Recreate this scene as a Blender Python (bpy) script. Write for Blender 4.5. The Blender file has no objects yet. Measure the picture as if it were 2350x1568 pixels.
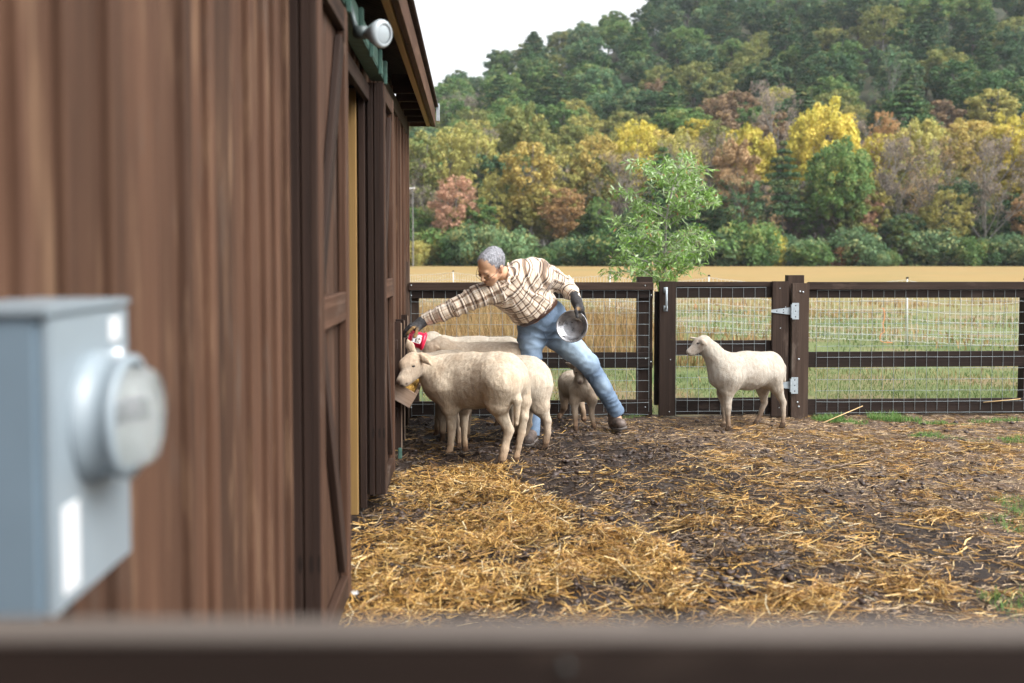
import bpy, math, random
import numpy as np
from mathutils import Vector, Matrix
R = math.radians
rng = np.random.default_rng(7)
random.seed(7)
scene = bpy.context.scene
# ------------------------------------------------------------------ camera
CAM = np.array([0.0, 0.0, 1.46])
YAW, PITCH = R(2.26), math.atan(98/2285)
F = 2285.0                                   # focal length in units of 1/2350 of the frame width
cd = bpy.data.cameras.new('camera'); cam = bpy.data.objects.new('camera', cd)
scene.collection.objects.link(cam); scene.camera = cam
cd.sensor_width = 36; cd.lens = 36*F/2350
cd.shift_y = -101/2350
cd.clip_start = 0.05; cd.clip_end = 3000
cam.location = CAM; cam.rotation_euler = (math.pi/2-PITCH, 0, -YAW)
cd.dof.use_dof = True; cd.dof.focus_distance = 8.0; cd.dof.aperture_fstop = 1.95
# ------------------------------------------------------------------ sky and sun (overcast)
W = bpy.data.worlds.new("World"); scene.world = W; W.use_nodes = True
nt = W.node_tree; nt.nodes.clear()
sky = nt.nodes.new('ShaderNodeTexSky'); sky.sky_type = 'NISHITA'; sky.sun_disc = False
SUN_EL, SUN_AZ = R(48), R(125)
sky.sun_elevation = SUN_EL; sky.sun_rotation = SUN_AZ
sky.air_density = 1.0; sky.dust_density = 6.0; sky.ozone_density = 1.0
hsv = nt.nodes.new('ShaderNodeHueSaturation'); hsv.inputs['Saturation'].default_value = 0.12; hsv.inputs['Value'].default_value = 1.70
bg = nt.nodes.new('ShaderNodeBackground'); bg.inputs['Strength'].default_value = 0.15
wo = nt.nodes.new('ShaderNodeOutputWorld')
nt.links.new(sky.outputs[0], hsv.inputs['Color']); nt.links.new(hsv.outputs[0], bg.inputs['Color']); nt.links.new(bg.outputs[0], wo.inputs[0])
sd = bpy.data.lights.new('sun', 'SUN'); sun = bpy.data.objects.new('sun', sd); scene.collection.objects.link(sun)
sd.energy = 0.6; sd.angle = R(35); sd.color = (1.0, 0.97, 0.92)
sdir = Vector((math.sin(SUN_AZ)*math.cos(SUN_EL), math.cos(SUN_AZ)*math.cos(SUN_EL), math.sin(SUN_EL)))
sun.rotation_euler = sdir.to_track_quat('Z', 'Y').to_euler()
vs = scene.view_settings
vs.view_transform = 'Standard'; vs.look = 'None'; vs.gamma = 1.0; vs.exposure = 0.8; vs.use_curve_mapping = False
scene.cycles.max_bounces = 6; scene.cycles.transparent_max_bounces = 8; scene.cycles.diffuse_bounces = 3
scene.cycles.use_denoising = True
scene.cycles.volume_bounces = 0
# ------------------------------------------------------------------ helpers
RT = np.array([math.cos(YAW), -math.sin(YAW), 0]); FW0 = np.array([math.sin(YAW), math.cos(YAW), 0])
FWD = FW0*math.cos(PITCH) + np.array([0, 0, -math.sin(PITCH)])
UP = FW0*math.sin(PITCH) + np.array([0, 0, math.cos(PITCH)])
def ray(x, y): return RT*((x-1175)/F) + UP*((683-y)/F) + FWD
def P(x, y, Y):                       # the place at depth plane Y seen along a sight line
    d = ray(x, y); return CAM + d*(Y/d[1])
def G(x, y, z=0.0):                   # the place on the ground seen along a sight line
    d = ray(x, y); return CAM + d*((z-CAM[2])/d[2])
def proj(p):
    q = np.asarray(p, float)-CAM; zc = q@FWD
    return 1175+F*(q@RT)/zc, 683-F*(q@UP)/zc
def Z1(x, y, Y): return P((880+x/2.8)*.992, (540+y/2.8)*.992, Y)
def Z2(x, y, Y): return P((1450+x/2.557)*.992, (600+y/2.557)*.992, Y)

def props(o, label=None, cat=None, group=None, kind=None):
    if label: o['label'] = label
    if cat: o['category'] = cat
    if group: o['group'] = group
    if kind: o['kind'] = kind
    return o
LOC = {}
def thing(name, label, cat, loc=(0, 0, 0), group=None, parent=None):
    o = bpy.data.objects.new(name, None); scene.collection.objects.link(o)
    o.location = loc; o.empty_display_size = .1
    LOC[o.name] = Vector(loc)
    if parent: o.parent = parent; o.location = Vector(loc)-LOC[parent.name]
    return props(o, label, cat, group)
def link(name, me, mat=None, parent=None, M=None, **kw):
    o = bpy.data.objects.new(name, me); scene.collection.objects.link(o)
    if mat is not None and len(me.materials) == 0: me.materials.append(mat)
    M = Matrix.Identity(4) if M is None else M
    if parent is not None:
        o.parent = parent; M = Matrix.Translation(-LOC.get(parent.name, Vector()))@M
    o.matrix_basis = M
    LOC.setdefault(o.name, Vector())   # meshes used as parents keep world coordinates when unmoved
    return props(o, **kw)
def mesh(name, v, f, smooth=False, mats=None, fmat=None):
    me = bpy.data.meshes.new(name); v = np.asarray(v, np.float32).reshape(-1, 3)
    if isinstance(f, np.ndarray):
        n, k = f.shape
        me.vertices.add(len(v)); me.vertices.foreach_set('co', v.ravel())
        me.loops.add(n*k); me.loops.foreach_set('vertex_index', f.astype(np.int32).ravel())
        me.polygons.add(n); me.polygons.foreach_set('loop_start', np.arange(0, n*k, k, dtype=np.int32))
        me.update(calc_edges=True)
    else:
        me.from_pydata([tuple(map(float, q)) for q in v], [], f)
    if mats:
        for m in mats: me.materials.append(m)
    if fmat is not None: me.polygons.foreach_set('material_index', np.asarray(fmat, np.int32))
    me.polygons.foreach_set('use_smooth', np.full(len(me.polygons), smooth))
    me.update()
    return me
def attr(me, name, data, typ='FLOAT', dom='POINT'):
    a = me.attributes.new(name, typ, dom)
    a.data.foreach_set('value' if typ == 'FLOAT' else ('vector' if typ in ('FLOAT2', 'FLOAT_VECTOR') else 'color'), np.asarray(data, np.float32).ravel())

BOXC = {}
def plank_mesh(L, w, t, bev=.003):
    """long axis X (centred), width Y, thickness Z; chamfered long edges; plank faces slightly cupped"""
    key = (round(L, 3), round(w, 4), round(t, 4))
    if key in BOXC: return BOXC[key]
    b = min(bev, w*.2, t*.2); y, z = w/2, t/2
    prof = [(-y+b, -z), (y-b, -z), (y, -z+b), (y, z-b), (y-b, z), (-y+b, z), (-y, z-b), (-y, -z+b)]
    v = [(-L/2, a, c) for a, c in prof]+[(L/2, a, c) for a, c in prof]
    f = [(i, (i+1) % 8, (i+1) % 8+8, i+8)[::-1] for i in range(8)]+[tuple(range(8)), tuple(range(15, 7, -1))]
    f = [tuple(reversed(q)) if len(q) == 8 else q[::-1] for q in f]
    f = [q if len(q) == 4 else tuple(reversed(q)) for q in f]
    me = mesh('plank', v, f); BOXC[key] = me
    return me
def frame(x, y, z, o):
    M = Matrix.Identity(4)
    for i, a in enumerate((x, y, z)):
        for k in range(3): M[k][i] = a[k]
    for k in range(3): M[k][3] = o[k]
    return M
def plank(name, a, b, w, t, wdir, mat, parent=None, **kw):
    """board from a to b, width w along wdir, thickness t"""
    a = Vector(a); b = Vector(b); x = (b-a).normalized(); wd = Vector(wdir); y = (wd-x*wd.dot(x)).normalized(); z = x.cross(y)
    me = plank_mesh((b-a).length, w, t)
    if len(me.materials) == 0: me.materials.append(mat)
    elif me.materials[0] != mat:
        me = me.copy(); me.materials[0] = mat
    return link(name, me, None, parent, frame(x, y, z, (a+b)/2), **kw)
def box_mesh(c, s, name='box', mat=None, b=.004):
    x, y, z = s[0]/2, s[1]/2, s[2]/2
    b = min(b, x*.5, y*.5, z*.5)
    import bmesh
    bm = bmesh.new(); bmesh.ops.create_cube(bm, size=1)
    for v in bm.verts: v.co = Vector((v.co.x*2*x+c[0], v.co.y*2*y+c[1], v.co.z*2*z+c[2]))
    bmesh.ops.bevel(bm, geom=list(bm.edges), offset=b, segments=2, affect='EDGES')
    me = bpy.data.meshes.new(name); bm.to_mesh(me); bm.free()
    if mat: me.materials.append(mat)
    return me
def tube(pts, rad, n=8, cap=True):
    """returns verts, quad faces array for a tube along pts"""
    pts = np.asarray(pts, float); m = len(pts); rad = np.broadcast_to(np.asarray(rad, float), (m,))
    t = np.gradient(pts, axis=0); t /= np.linalg.norm(t, axis=1)[:, None]+1e-9
    ref = np.array([0, 0, 1.0]) if abs(t[0][2]) < .9 else np.array([1.0, 0, 0])
    V = []
    u = np.cross(t[0], ref); u /= np.linalg.norm(u)
    for i in range(m):
        u = u-t[i]*(u@t[i]); u /= np.linalg.norm(u)+1e-9; w = np.cross(t[i], u)
        a = np.arange(n)*2*np.pi/n
        V.append(pts[i]+rad[i]*(np.cos(a)[:, None]*u+np.sin(a)[:, None]*w))
    V = np.concatenate(V)
    i, j = np.meshgrid(np.arange(m-1), np.arange(n), indexing='ij'); j2 = (j+1) % n
    Fq = np.stack([i*n+j, i*n+j2, (i+1)*n+j2, (i+1)*n+j], -1).reshape(-1, 4)
    if cap:
        V = np.concatenate([V, [pts[0]], [pts[-1]]]); c0, c1 = m*n, m*n+1
        a = np.arange(n); b_ = (a+1) % n
        Fq = np.concatenate([Fq, np.stack([b_, a, np.full(n, c0), np.full(n, c0)], -1)[:, [0, 1, 2, 2]], np.stack([(m-1)*n+a, (m-1)*n+b_, np.full(n, c1), np.full(n, c1)], -1)])
    return V, Fq
class MB:
    def __init__(s): s.v = []; s.f = []; s.n = 0
    def add(s, v, f): s.v.append(np.asarray(v, float)); s.f.append(np.asarray(f)+s.n); s.n += len(v); return s
    def tube(s, pts, rad, n=8, cap=False): return s.add(*tube(pts, rad, n, cap))
    def box(s, lo, hi):
        x0, y0, z0 = lo; x1, y1, z1 = hi
        v = [(x0, y0, z0), (x1, y0, z0), (x1, y1, z0), (x0, y1, z0), (x0, y0, z1), (x1, y0, z1), (x1, y1, z1), (x0, y1, z1)]
        return s.add(v, np.array([(0, 3, 2, 1), (4, 5, 6, 7), (0, 1, 5, 4), (1, 2, 6, 5), (2, 3, 7, 6), (3, 0, 4, 7)]))
    def lathe(s, prof, M, n=32):
        a = np.arange(n)*2*np.pi/n; V = []
        for r, z in prof: V.append(np.stack([r*np.cos(a), r*np.sin(a), np.full(n, z)], -1))
        V = np.concatenate(V); m = len(prof)
        Mn = np.array(M); V = V@Mn[:3, :3].T+Mn[:3, 3]
        i, j = np.meshgrid(np.arange(m-1), np.arange(n), indexing='ij'); j2 = (j+1) % n
        return s.add(V, np.stack([i*n+j, i*n+j2, (i+1)*n+j2, (i+1)*n+j], -1).reshape(-1, 4))
    def mesh(s, name, smooth=False, mat=None):
        me = mesh(name, np.concatenate(s.v), np.concatenate(s.f), smooth)
        if mat: me.materials.append(mat)
        return me
# value noise (numpy)
def _hash(i, j, k, s):
    n = (i*374761393+j*668265263+k*2147483647+s*974711) & 0xffffffff
    n = ((n ^ (n >> 13))*1274126177) & 0xffffffff
    return ((n ^ (n >> 16)) & 0xffff)/65535.0
def vnoise(p, seed=0):
    p = np.asarray(p, float); q = np.floor(p).astype(np.int64); f = p-q; f = f*f*(3-2*f)
    r = 0
    for a in (0, 1):
        for b in (0, 1):
            for c in (0, 1):
                w = (f[..., 0] if a else 1-f[..., 0])*(f[..., 1] if b else 1-f[..., 1])*(f[..., 2] if c else 1-f[..., 2])
                r = r+w*_hash(q[..., 0]+a, q[..., 1]+b, q[..., 2]+c, seed)
    return r*2-1
def fbm(p, o=4, seed=0):
    r = 0; a = 1
    for i in range(o): r = r+a*vnoise(np.asarray(p)*2**i, seed+i*17); a *= .5
    return r
def n2(x, y, sc, o=4, seed=0):
    return fbm(np.stack([x*sc, y*sc, np.zeros_like(x)+.37], -1), o, seed)
# ------------------------------------------------------------------ materials
class NT:
    def __init__(s, name):
        s.m = bpy.data.materials.new(name); s.m.use_nodes = True; s.t = s.m.node_tree
        s.b = s.t.nodes['Principled BSDF']; s.out = s.t.nodes['Material Output']
    def n(s, typ, **kw):
        nd = s.t.nodes.new(typ)
        for k, v in kw.items():
            if k[0] == '_': nd.inputs[k[1:].replace('_', ' ')].default_value = v
            else: setattr(nd, k, v)
        return nd
    def l(s, a, b): s.t.links.new(a, b)
    def ramp(s, fac, stops, interp='LINEAR'):
        r = s.n('ShaderNodeValToRGB'); r.color_ramp.interpolation = interp
        e = r.color_ramp.elements
        while len(e) > 1: e.remove(e[-1])
        e[0].position = stops[0][0]; e[0].color = (*stops[0][1], 1)
        for p_, c in stops[1:]:
            q = e.new(p_); q.color = (*c, 1)
        s.l(fac, r.inputs[0]); return r.outputs[0]
    def noise(s, vec, scale, detail=4, rough=.55, w=None):
        nd = s.n('ShaderNodeTexNoise'); nd.inputs['Scale'].default_value = scale; nd.inputs['Detail'].default_value = detail
        nd.inputs['Roughness'].default_value = rough
        if w is not None: nd.noise_dimensions = '4D'; s.l(w, nd.inputs['W'])
        s.l(vec, nd.inputs['Vector']); return nd.outputs['Fac']
    def mix(s, fac, a, b, mode='MIX'):
        nd = s.n('ShaderNodeMix'); nd.data_type = 'RGBA'; nd.blend_type = mode
        for i, v in ((0, fac), (6, a), (7, b)):
            if hasattr(v, 'links'): s.l(v, nd.inputs[i])
            else: nd.inputs[i].default_value = v if i == 0 else (*v, 1)
        return nd.outputs[2]
    def math(s, op, a, b=0.0, c=None, clamp=False):
        nd = s.n('ShaderNodeMath'); nd.operation = op; nd.use_clamp = clamp
        for i, v in enumerate((a, b) if c is None else (a, b, c)):
            if hasattr(v, 'links'): s.l(v, nd.inputs[i])
            else: nd.inputs[i].default_value = v
        return nd.outputs[0]
    def coord(s, scale=(1, 1, 1), kind='Object'):
        tc = s.n('ShaderNodeTexCoord'); mp = s.n('ShaderNodeMapping'); mp.inputs['Scale'].default_value = scale
        s.l(tc.outputs[kind], mp.inputs[0]); return mp.outputs[0]
    def rand(s, mul=37.0):
        oi = s.n('ShaderNodeObjectInfo'); return s.math('MULTIPLY', oi.outputs['Random'], mul)
    def bump(s, h, strength=.4, dist=.01):
        b = s.n('ShaderNodeBump'); b.inputs['Strength'].default_value = strength; b.inputs['Distance'].default_value = dist
        s.l(h, b.inputs['Height']); s.l(b.outputs[0], s.b.inputs['Normal'])
    def col(s, c):
        if hasattr(c, 'links'): s.l(c, s.b.inputs['Base Color'])
        else: s.b.inputs['Base Color'].default_value = (*c, 1)
    def set(s, **kw):
        for k, v in kw.items(): s.b.inputs[k.replace('_', ' ')].default_value = v
        return s.m
def wood(name, dark, mid, light, gray=None, rough=.75, grain=1.0, patch=.0, vary=.5, tan=None):
    t = NT(name); w = t.rand()
    fine = t.noise(t.coord((1.2, 60, 60)), grain, 6, .6, w)
    broad = t.noise(t.coord((1.1, 7, 7)), 1.0, 5, .62, w)
    c = t.ramp(fine, [(.28, dark), (.5, mid), (.72, light)])
    c2 = t.ramp(broad, [(.3, dark), (.55, mid), (.75, light)])
    c = t.mix(.5, c, c2)
    oi = t.n('ShaderNodeObjectInfo'); v = t.math('MULTIPLY_ADD', oi.outputs['Random'], vary, 1-vary/2)
    hs = t.n('ShaderNodeHueSaturation'); t.l(c, hs.inputs['Color']); t.l(v, hs.inputs['Value']); c = hs.outputs[0]
    if gray:
        g = t.noise(t.coord((1.5, 5, 5)), 1.6, 5, .65, w)
        c = t.mix(t.math('MULTIPLY', t.math('SUBTRACT', g, .5 if not patch else patch, clamp=True), 4.0, clamp=True), c, gray)
    if tan:
        g = t.noise(t.coord((2.2, 14, 14)), 1.0, 4, .6, t.math('ADD', w, 9.0))
        c = t.mix(t.math('MULTIPLY', t.math('SUBTRACT', g, .55, clamp=True), 5.0, clamp=True), c, tan)
    kn = t.n('ShaderNodeTexVoronoi'); t.l(t.coord((2.2, 9, 9)), kn.inputs['Vector']); kn.inputs['Scale'].default_value = 1
    k = t.math('LESS_THAN', kn.outputs['Distance'], .07)
    c = t.mix(t.math('MULTIPLY', k, .6), c, tuple(q*.35 for q in dark))
    t.col(c); t.bump(fine, .5, .004); t.b.inputs['Specular IOR Level'].default_value = .18
    return t.set(Roughness=rough)
def simple(name, c, rough=.6, metal=0, var=.0, scale=20, spec=.5, bump=0):
    t = NT(name)
    if var:
        f = t.noise(t.coord(), scale, 5, .6)
        t.col(t.ramp(f, [(.3, tuple(q*(1-var) for q in c)), (.7, tuple(min(1, q*(1+var)) for q in c))]))
        if bump: t.bump(f, bump, .01)
    else: t.col(c)
    m = t.set(Roughness=rough, Metallic=metal); t.b.inputs['Specular IOR Level'].default_value = spec
    return m
M_barn = wood('barn_wood', (.026, .013, .0078), (.073, .037, .0225), (.117, .063, .038), gray=(.085, .062, .048), patch=.57, vary=.65, tan=(.155, .092, .055))
M_barn_dark = wood('barn_wood_dark', (.012, .007, .005), (.027, .015, .011), (.05, .03, .021), patch=.64, gray=(.07, .05, .038))
M_fence = wood('fence_wood', (.006, .004, .003), (.014, .0085, .0065), (.032, .021, .016), gray=(.06, .043, .034), patch=.60)
M_fence_top = wood('fence_wood_weathered', (.012, .007, .005), (.029, .018, .013), (.064, .042, .031), gray=(.115, .082, .063), patch=.58)
M_post = wood('post_wood', (.024, .015, .011), (.058, .038, .028), (.11, .076, .057), gray=(.17, .138, .115), patch=.55)
M_door = wood('door_wood', (.013, .007, .004), (.046, .023, .014), (.105, .058, .038), gray=(.11, .085, .068), patch=.55, vary=.9)
M_pine = wood('raw_pine', (.19, .11, .04), (.27, .165, .06), (.34, .215, .085), rough=.6)
M_trough = wood('trough_wood', (.11, .075, .05), (.2, .14, .1), (.3, .22, .16), gray=(.3, .24, .2))
M_galv = simple('galvanised_steel', (.42, .46, .49), .38, .7, .18, 30)
M_hinge = simple('galvanised_hinge', (.30, .345, .375), .5, .2, .18, 40)
M_wire = simple('galvanised_wire', (.22, .255, .265), .5, .3)
M_wirethin = simple('rusty_wire', (.28, .26, .25), .5, .3)
M_roof = simple('roof_metal', (.20, .17, .15), .5, .6, .3, 8)
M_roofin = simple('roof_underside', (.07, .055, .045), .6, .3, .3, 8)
M_boxmetal = simple('meter_box_paint', (.125, .172, .212), .42, .0, .06, 6)
M_boxlid = simple('meter_lid_paint', (.20, .24, .268), .4, .0, .06, 6)
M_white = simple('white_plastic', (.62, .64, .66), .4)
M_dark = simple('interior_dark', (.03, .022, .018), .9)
M_green = simple('green_track_paint', (.045, .10, .08), .6, .2, .4, 20)
M_black = simple('black_plastic', (.015, .015, .016), .4)
# ------------------------------------------------------------------ ground, field, hill
def ground_h(x, y):
    pen = np.clip((9.6-y)/.8, 0, 1)
    h = n2(x, y, .8, 3, 3)*.018+n2(x, y, 4.0, 3, 5)*.022*pen
    lump = n2(x, y, 11, 3, 9)
    h = h+np.clip(lump, 0, 2)*.035*pen*np.clip(1.15-.30*np.maximum(x-.3, 0)+.4*n2(x, y, .9, 2, 30), .12, 1)
    h = h-.012*pen
    far = np.clip((y-10)/30, 0, 1)
    return h+far*n2(x, y, .05, 3, 21)*.06
def mud_band(X, Y): return np.exp(-((((Y-8.0)+1.92*(X-.58))/2.16)/.40)**2)*np.clip((X-.2)*2, 0, 1)
def ground_hs(x, y): return float(ground_h(np.array([x]), np.array([y]))[0])
def axis(segs):
    r = []
    for a, b, s in segs: r.append(np.arange(a, b, s))
    r.append([segs[-1][1]]); return np.concatenate(r)
gx = axis([(-400, -60, 20), (-60, -8, 2), (-8, -.9, .3), (-.9, 5.6, .028), (5.6, 9, .15), (9, 60, 1.5), (60, 600, 20)])
gy = axis([(-60, -4, 2), (-4, 3.2, .15), (3.2, 9.4, .028), (9.4, 12, .1), (12, 30, .5), (30, 200, 3.5), (200, 900, 35)])
gX, gY = np.meshgrid(gx, gy, indexing='ij')
gZ = ground_h(gX, gY)
V = np.stack([gX, gY, gZ], -1).reshape(-1, 3)
ny = len(gy); i, j = np.meshgrid(np.arange(len(gx)-1), np.arange(ny-1), indexing='ij')
Fq = np.stack([i*ny+j, (i+1)*ny+j, (i+1)*ny+j+1, i*ny+j+1], -1).reshape(-1, 4)
t = NT('ground_surface')
geo = t.n('ShaderNodeNewGeometry'); pos = geo.outputs['Position']
sep = t.n('ShaderNodeSeparateXYZ'); t.l(pos, sep.inputs[0])
n1 = t.noise(pos, 1.1, 5, .6); n3 = t.noise(pos, 14, 6, .65); n4 = t.noise(pos, 90, 4, .7); n5 = t.noise(pos, 5.0, 5, .7)
mud = t.ramp(n3, [(.3, (.008, .005, .004)), (.55, (.026, .0165, .012)), (.75, (.066, .045, .033))])
dry = t.ramp(n4, [(.25, (.052, .035, .026)), (.5, (.125, .088, .066)), (.75, (.21, .155, .12))])
# dry towards the right and far side of the pen, wet mud by the barn and in the middle
fx = t.math('MULTIPLY_ADD', sep.outputs[0], .30, -.52)
fy = t.math('MULTIPLY_ADD', sep.outputs[1], .10, -.62)
wet = t.math('ADD', t.math('ADD', fx, fy), t.math('MULTIPLY_ADD', n1, 1.8, -.62))
bd = t.math('ABSOLUTE', t.math('ADD', t.math('MULTIPLY_ADD', sep.outputs[0], .889, -.516), t.math('MULTIPLY_ADD', sep.outputs[1], .463, -3.704)))
bd = t.math('MULTIPLY', t.math('SUBTRACT', .55, bd, clamp=True), 1.7)
wet = t.math('SUBTRACT', wet, bd)
wet = t.math('ADD', wet, t.math('MULTIPLY_ADD', n5, 1.2, -.6), clamp=True)
pen = t.mix(wet, mud, dry)
fn = t.noise(pos, .55, 5, .6); fn2 = t.noise(pos, .06, 4, .6); fn3 = t.noise(t.coord((3, .6, 1), 'Object'), 1.2, 5, .7)
fieldn = t.ramp(fn, [(.35, (.085, .12, .04)), (.48, (.13, .155, .058)), (.60, (.19, .15, .08)), (.75, (.17, .12, .065))])
fieldf = t.ramp(fn2, [(.35, (.225, .152, .054)), (.5, (.26, .178, .064)), (.65, (.19, .155, .056))])
fieldf = t.mix(t.math('MULTIPLY', fn3, .35), fieldf, (.28, .18, .075))
field = t.mix(t.math('MULTIPLY_ADD', sep.outputs[1], .045, -.95, clamp=True), fieldn, fieldf)
vd = t.n('ShaderNodeVectorMath', operation='DISTANCE'); t.l(pos, vd.inputs[0]); vd.inputs[1].default_value = (1.93, 5.33, 0)
pud = t.math('MULTIPLY', t.math('SUBTRACT', .24, t.math('ADD', vd.outputs['Value'], t.math('MULTIPLY_ADD', n5, .5, -.25)), clamp=True), 5.0, clamp=True)
pen = t.mix(t.math('MULTIPLY', pud, .5), pen, (.13, .135, .14))
fy2 = t.math('MULTIPLY_ADD', t.math('ADD', sep.outputs[1], t.math('MULTIPLY_ADD', n5, .5, -.25)), 4.0, -35.8, clamp=True)
t.col(t.mix(fy2, pen, field))
rgh = t.math('MULTIPLY_ADD', wet, .25, .62, clamp=True)
t.l(rgh, t.b.inputs['Roughness']); t.b.inputs['Specular IOR Level'].default_value = .25
t.bump(t.math('ADD', n3, t.math('MULTIPLY', n4, .5)), .9, .02)
M_ground = t.m
g = link('ground', mesh('ground', V, Fq, True), M_ground, label='brown muddy pen floor running on into a dry grass field', kind='structure')

def ridge(x): return 44+np.clip((x+12)*.40, -30, 95)
def hill_h(x, y):
    u = np.clip((y-142-np.clip(-x*.1, 0, 20))/190.0, 0, 2.2)
    s = np.where(u < 1, u, 1-(u-1)*.5)
    return ridge(x)*np.maximum(s, -.1)*(1+.0*x)+n2(x, y, .02, 3, 40)*4*np.clip(u*3, 0, 1)
hx = np.arange(-260, 460, 8.0); hy = np.arange(136, 700, 8.0)
hX, hY = np.meshgrid(hx, hy, indexing='ij'); hZ = hill_h(hX, hY)-.3*(hY < 144)
ny = len(hy); i, j = np.meshgrid(np.arange(len(hx)-1), np.arange(ny-1), indexing='ij')
t = NT('forest_floor'); geo = t.n('ShaderNodeNewGeometry'); nn = t.noise(geo.outputs['Position'], .25, 5, .65)
t.col(t.ramp(nn, [(.35, (.02, .028, .012)), (.6, (.05, .05, .022)), (.75, (.10, .06, .03))])); t.set(Roughness=.95)
link('hill', mesh('hill', np.stack([hX, hY, hZ], -1).reshape(-1, 3), np.stack([i*ny+j, (i+1)*ny+j, (i+1)*ny+j+1, i*ny+j+1], -1).reshape(-1, 4), True), t.m, label='wooded hillside rising to the right behind the field', kind='structure')

# ------------------------------------------------------------------ barn
barn = thing('barn', 'brown board and batten barn with two sliding doors and a tin roof', 'barn', (-.62, 3, 0))
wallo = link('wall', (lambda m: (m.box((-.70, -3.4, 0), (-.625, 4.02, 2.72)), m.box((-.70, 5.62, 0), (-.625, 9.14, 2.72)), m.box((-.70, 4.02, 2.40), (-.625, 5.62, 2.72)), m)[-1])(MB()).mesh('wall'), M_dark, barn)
BZ = 2.70
def siding(y0, y1, z0, par):
    y = y0; k = 0
    while y < y1-.02:
        w = min(random.choice((.15, .235, .19, .26)), y1-y)
        plank('board', (-.6125, y+w/2, z0), (-.6125, y+w/2, BZ), w-.004, .020, (0, 1, 0), M_barn, par)
        if y > y0+.01 and random.random() < .75:
            plank('batten', (-.5945, y, z0), (-.5945, y, BZ), random.choice((.035, .05, .06)), .022, (0, 1, 0), M_barn, par)
        y += w
siding(-3.4, 4.0, .06, wallo); siding(5.64, 9.13, .06, wallo); siding(4.0, 5.64, 2.42, wallo)
plank('corner_board', (-.586, 9.10, .04), (-.586, 9.10, BZ), .085, .022, (0, 1, 0), M_barn, barn)
# other sides of the barn, its floor and roof
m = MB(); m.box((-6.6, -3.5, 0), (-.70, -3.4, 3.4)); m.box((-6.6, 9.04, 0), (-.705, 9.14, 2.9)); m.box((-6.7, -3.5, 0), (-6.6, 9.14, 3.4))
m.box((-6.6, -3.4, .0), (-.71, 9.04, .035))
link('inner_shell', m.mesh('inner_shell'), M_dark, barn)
for k in range(29):
    x = -.72-.205*k
    plank('end_board', (x, 9.155, .05), (x, 9.155, 2.86), .2, .024, (1, 0, 0), M_barn, barn)
# roof: corrugated tin
def roof_mesh(z_off, x0, z0, x1, z1, y0, y1, pitch=.068, amp=.009):
    ys = np.arange(y0, y1, pitch/6); zz = amp*np.cos((ys-y0)*2*np.pi/pitch)
    v = []
    for xx, z in ((x0, z0), (x1, z1)):
        for q in range(len(ys)): v.append((xx, ys[q], z+zz[q]+z_off))
    n = len(ys); a = np.arange(n-1)
    return np.array(v), np.stack([a, a+1, n+a+1, n+a], -1)
rx0, rz0, rx1, rz1 = -.315, 2.835, -3.6, 3.95
m = MB(); m.add(*roof_mesh(0, rx0, rz0, rx1, rz1, -3.8, 9.42)); me = m.mesh('roof', True, M_roof)
roof = link('roof', me, None, barn)
m = MB(); m.add(*roof_mesh(0, -6.95, rz0, rx1, rz1, -3.8, 9.42)); v_ = m
link('roof_back_slope', m.mesh('roof_back_slope', True, M_roof), None, roof)
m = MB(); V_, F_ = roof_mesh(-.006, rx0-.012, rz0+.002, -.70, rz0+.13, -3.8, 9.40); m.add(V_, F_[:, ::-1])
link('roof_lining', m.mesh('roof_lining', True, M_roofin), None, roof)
link('ridge_end', MB().box((-.50, 9.34, 2.80), (-.34, 9.40, 2.815)).mesh('ridge_end'), M_roofin, roof)
plank('fascia', (-.362, -3.8, 2.727), (-.362, 9.34, 2.727), .155, .036, (0, 0, 1), M_barn, roof)
plank('sub_fascia', (-.408, -3.8, 2.722), (-.408, 9.30, 2.722), .145, .038, (0, 0, 1), M_pine, roof)
for y in (-3.2, -1.2, .8, 7.45, 7.85, 8.25, 8.65, 9.02):
    plank('lookout', (-.594, y, 2.722), (-.428, y, 2.722), .14, .038, (0, 0, 1), M_barn_dark, roof)
plank('end_trim', (-.62, 9.318, 2.735), (-.345, 9.318, 2.735), .17, .022, (0, 0, 1), M_barn, roof)
plank('frieze_board', (-.590, 4.1, 2.60), (-.590, 9.05, 2.60), .12, .018, (0, 0, 1), M_barn_dark, barn)
for k, y in enumerate((9.415,)):
    link('drip_edge', MB().box((-.335, 9.30, 2.70), (-.305, 9.43, 2.86)).mesh('drip_edge'), M_galv, roof)
# door opening: dark trim, pine stud, interior
plank('jamb', (-.618, 5.612, .03), (-.618, 5.612, 2.40), .036, .03, (1, 0, 0), M_barn_dark, barn)
plank('pine_stud', (-.675, 5.590, .0), (-.675, 5.590, 2.38), .060, .04, (1, 0, 0), M_pine, barn, label='unpainted yellow pine stud in the door opening')
plank('jamb', (-.735, 5.600, .0), (-.735, 5.600, 2.38), .05, .035, (1, 0, 0), M_barn_dark, barn)
plank('jamb', (-.618, 4.03, .03), (-.618, 4.03, 2.40), .036, .03, (1, 0, 0), M_barn_dark, barn)
plank('header', (-.590, 4.0, 2.36), (-.590, 5.64, 2.36), .09, .03, (0, 0, 1), M_barn_dark, barn)
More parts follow.
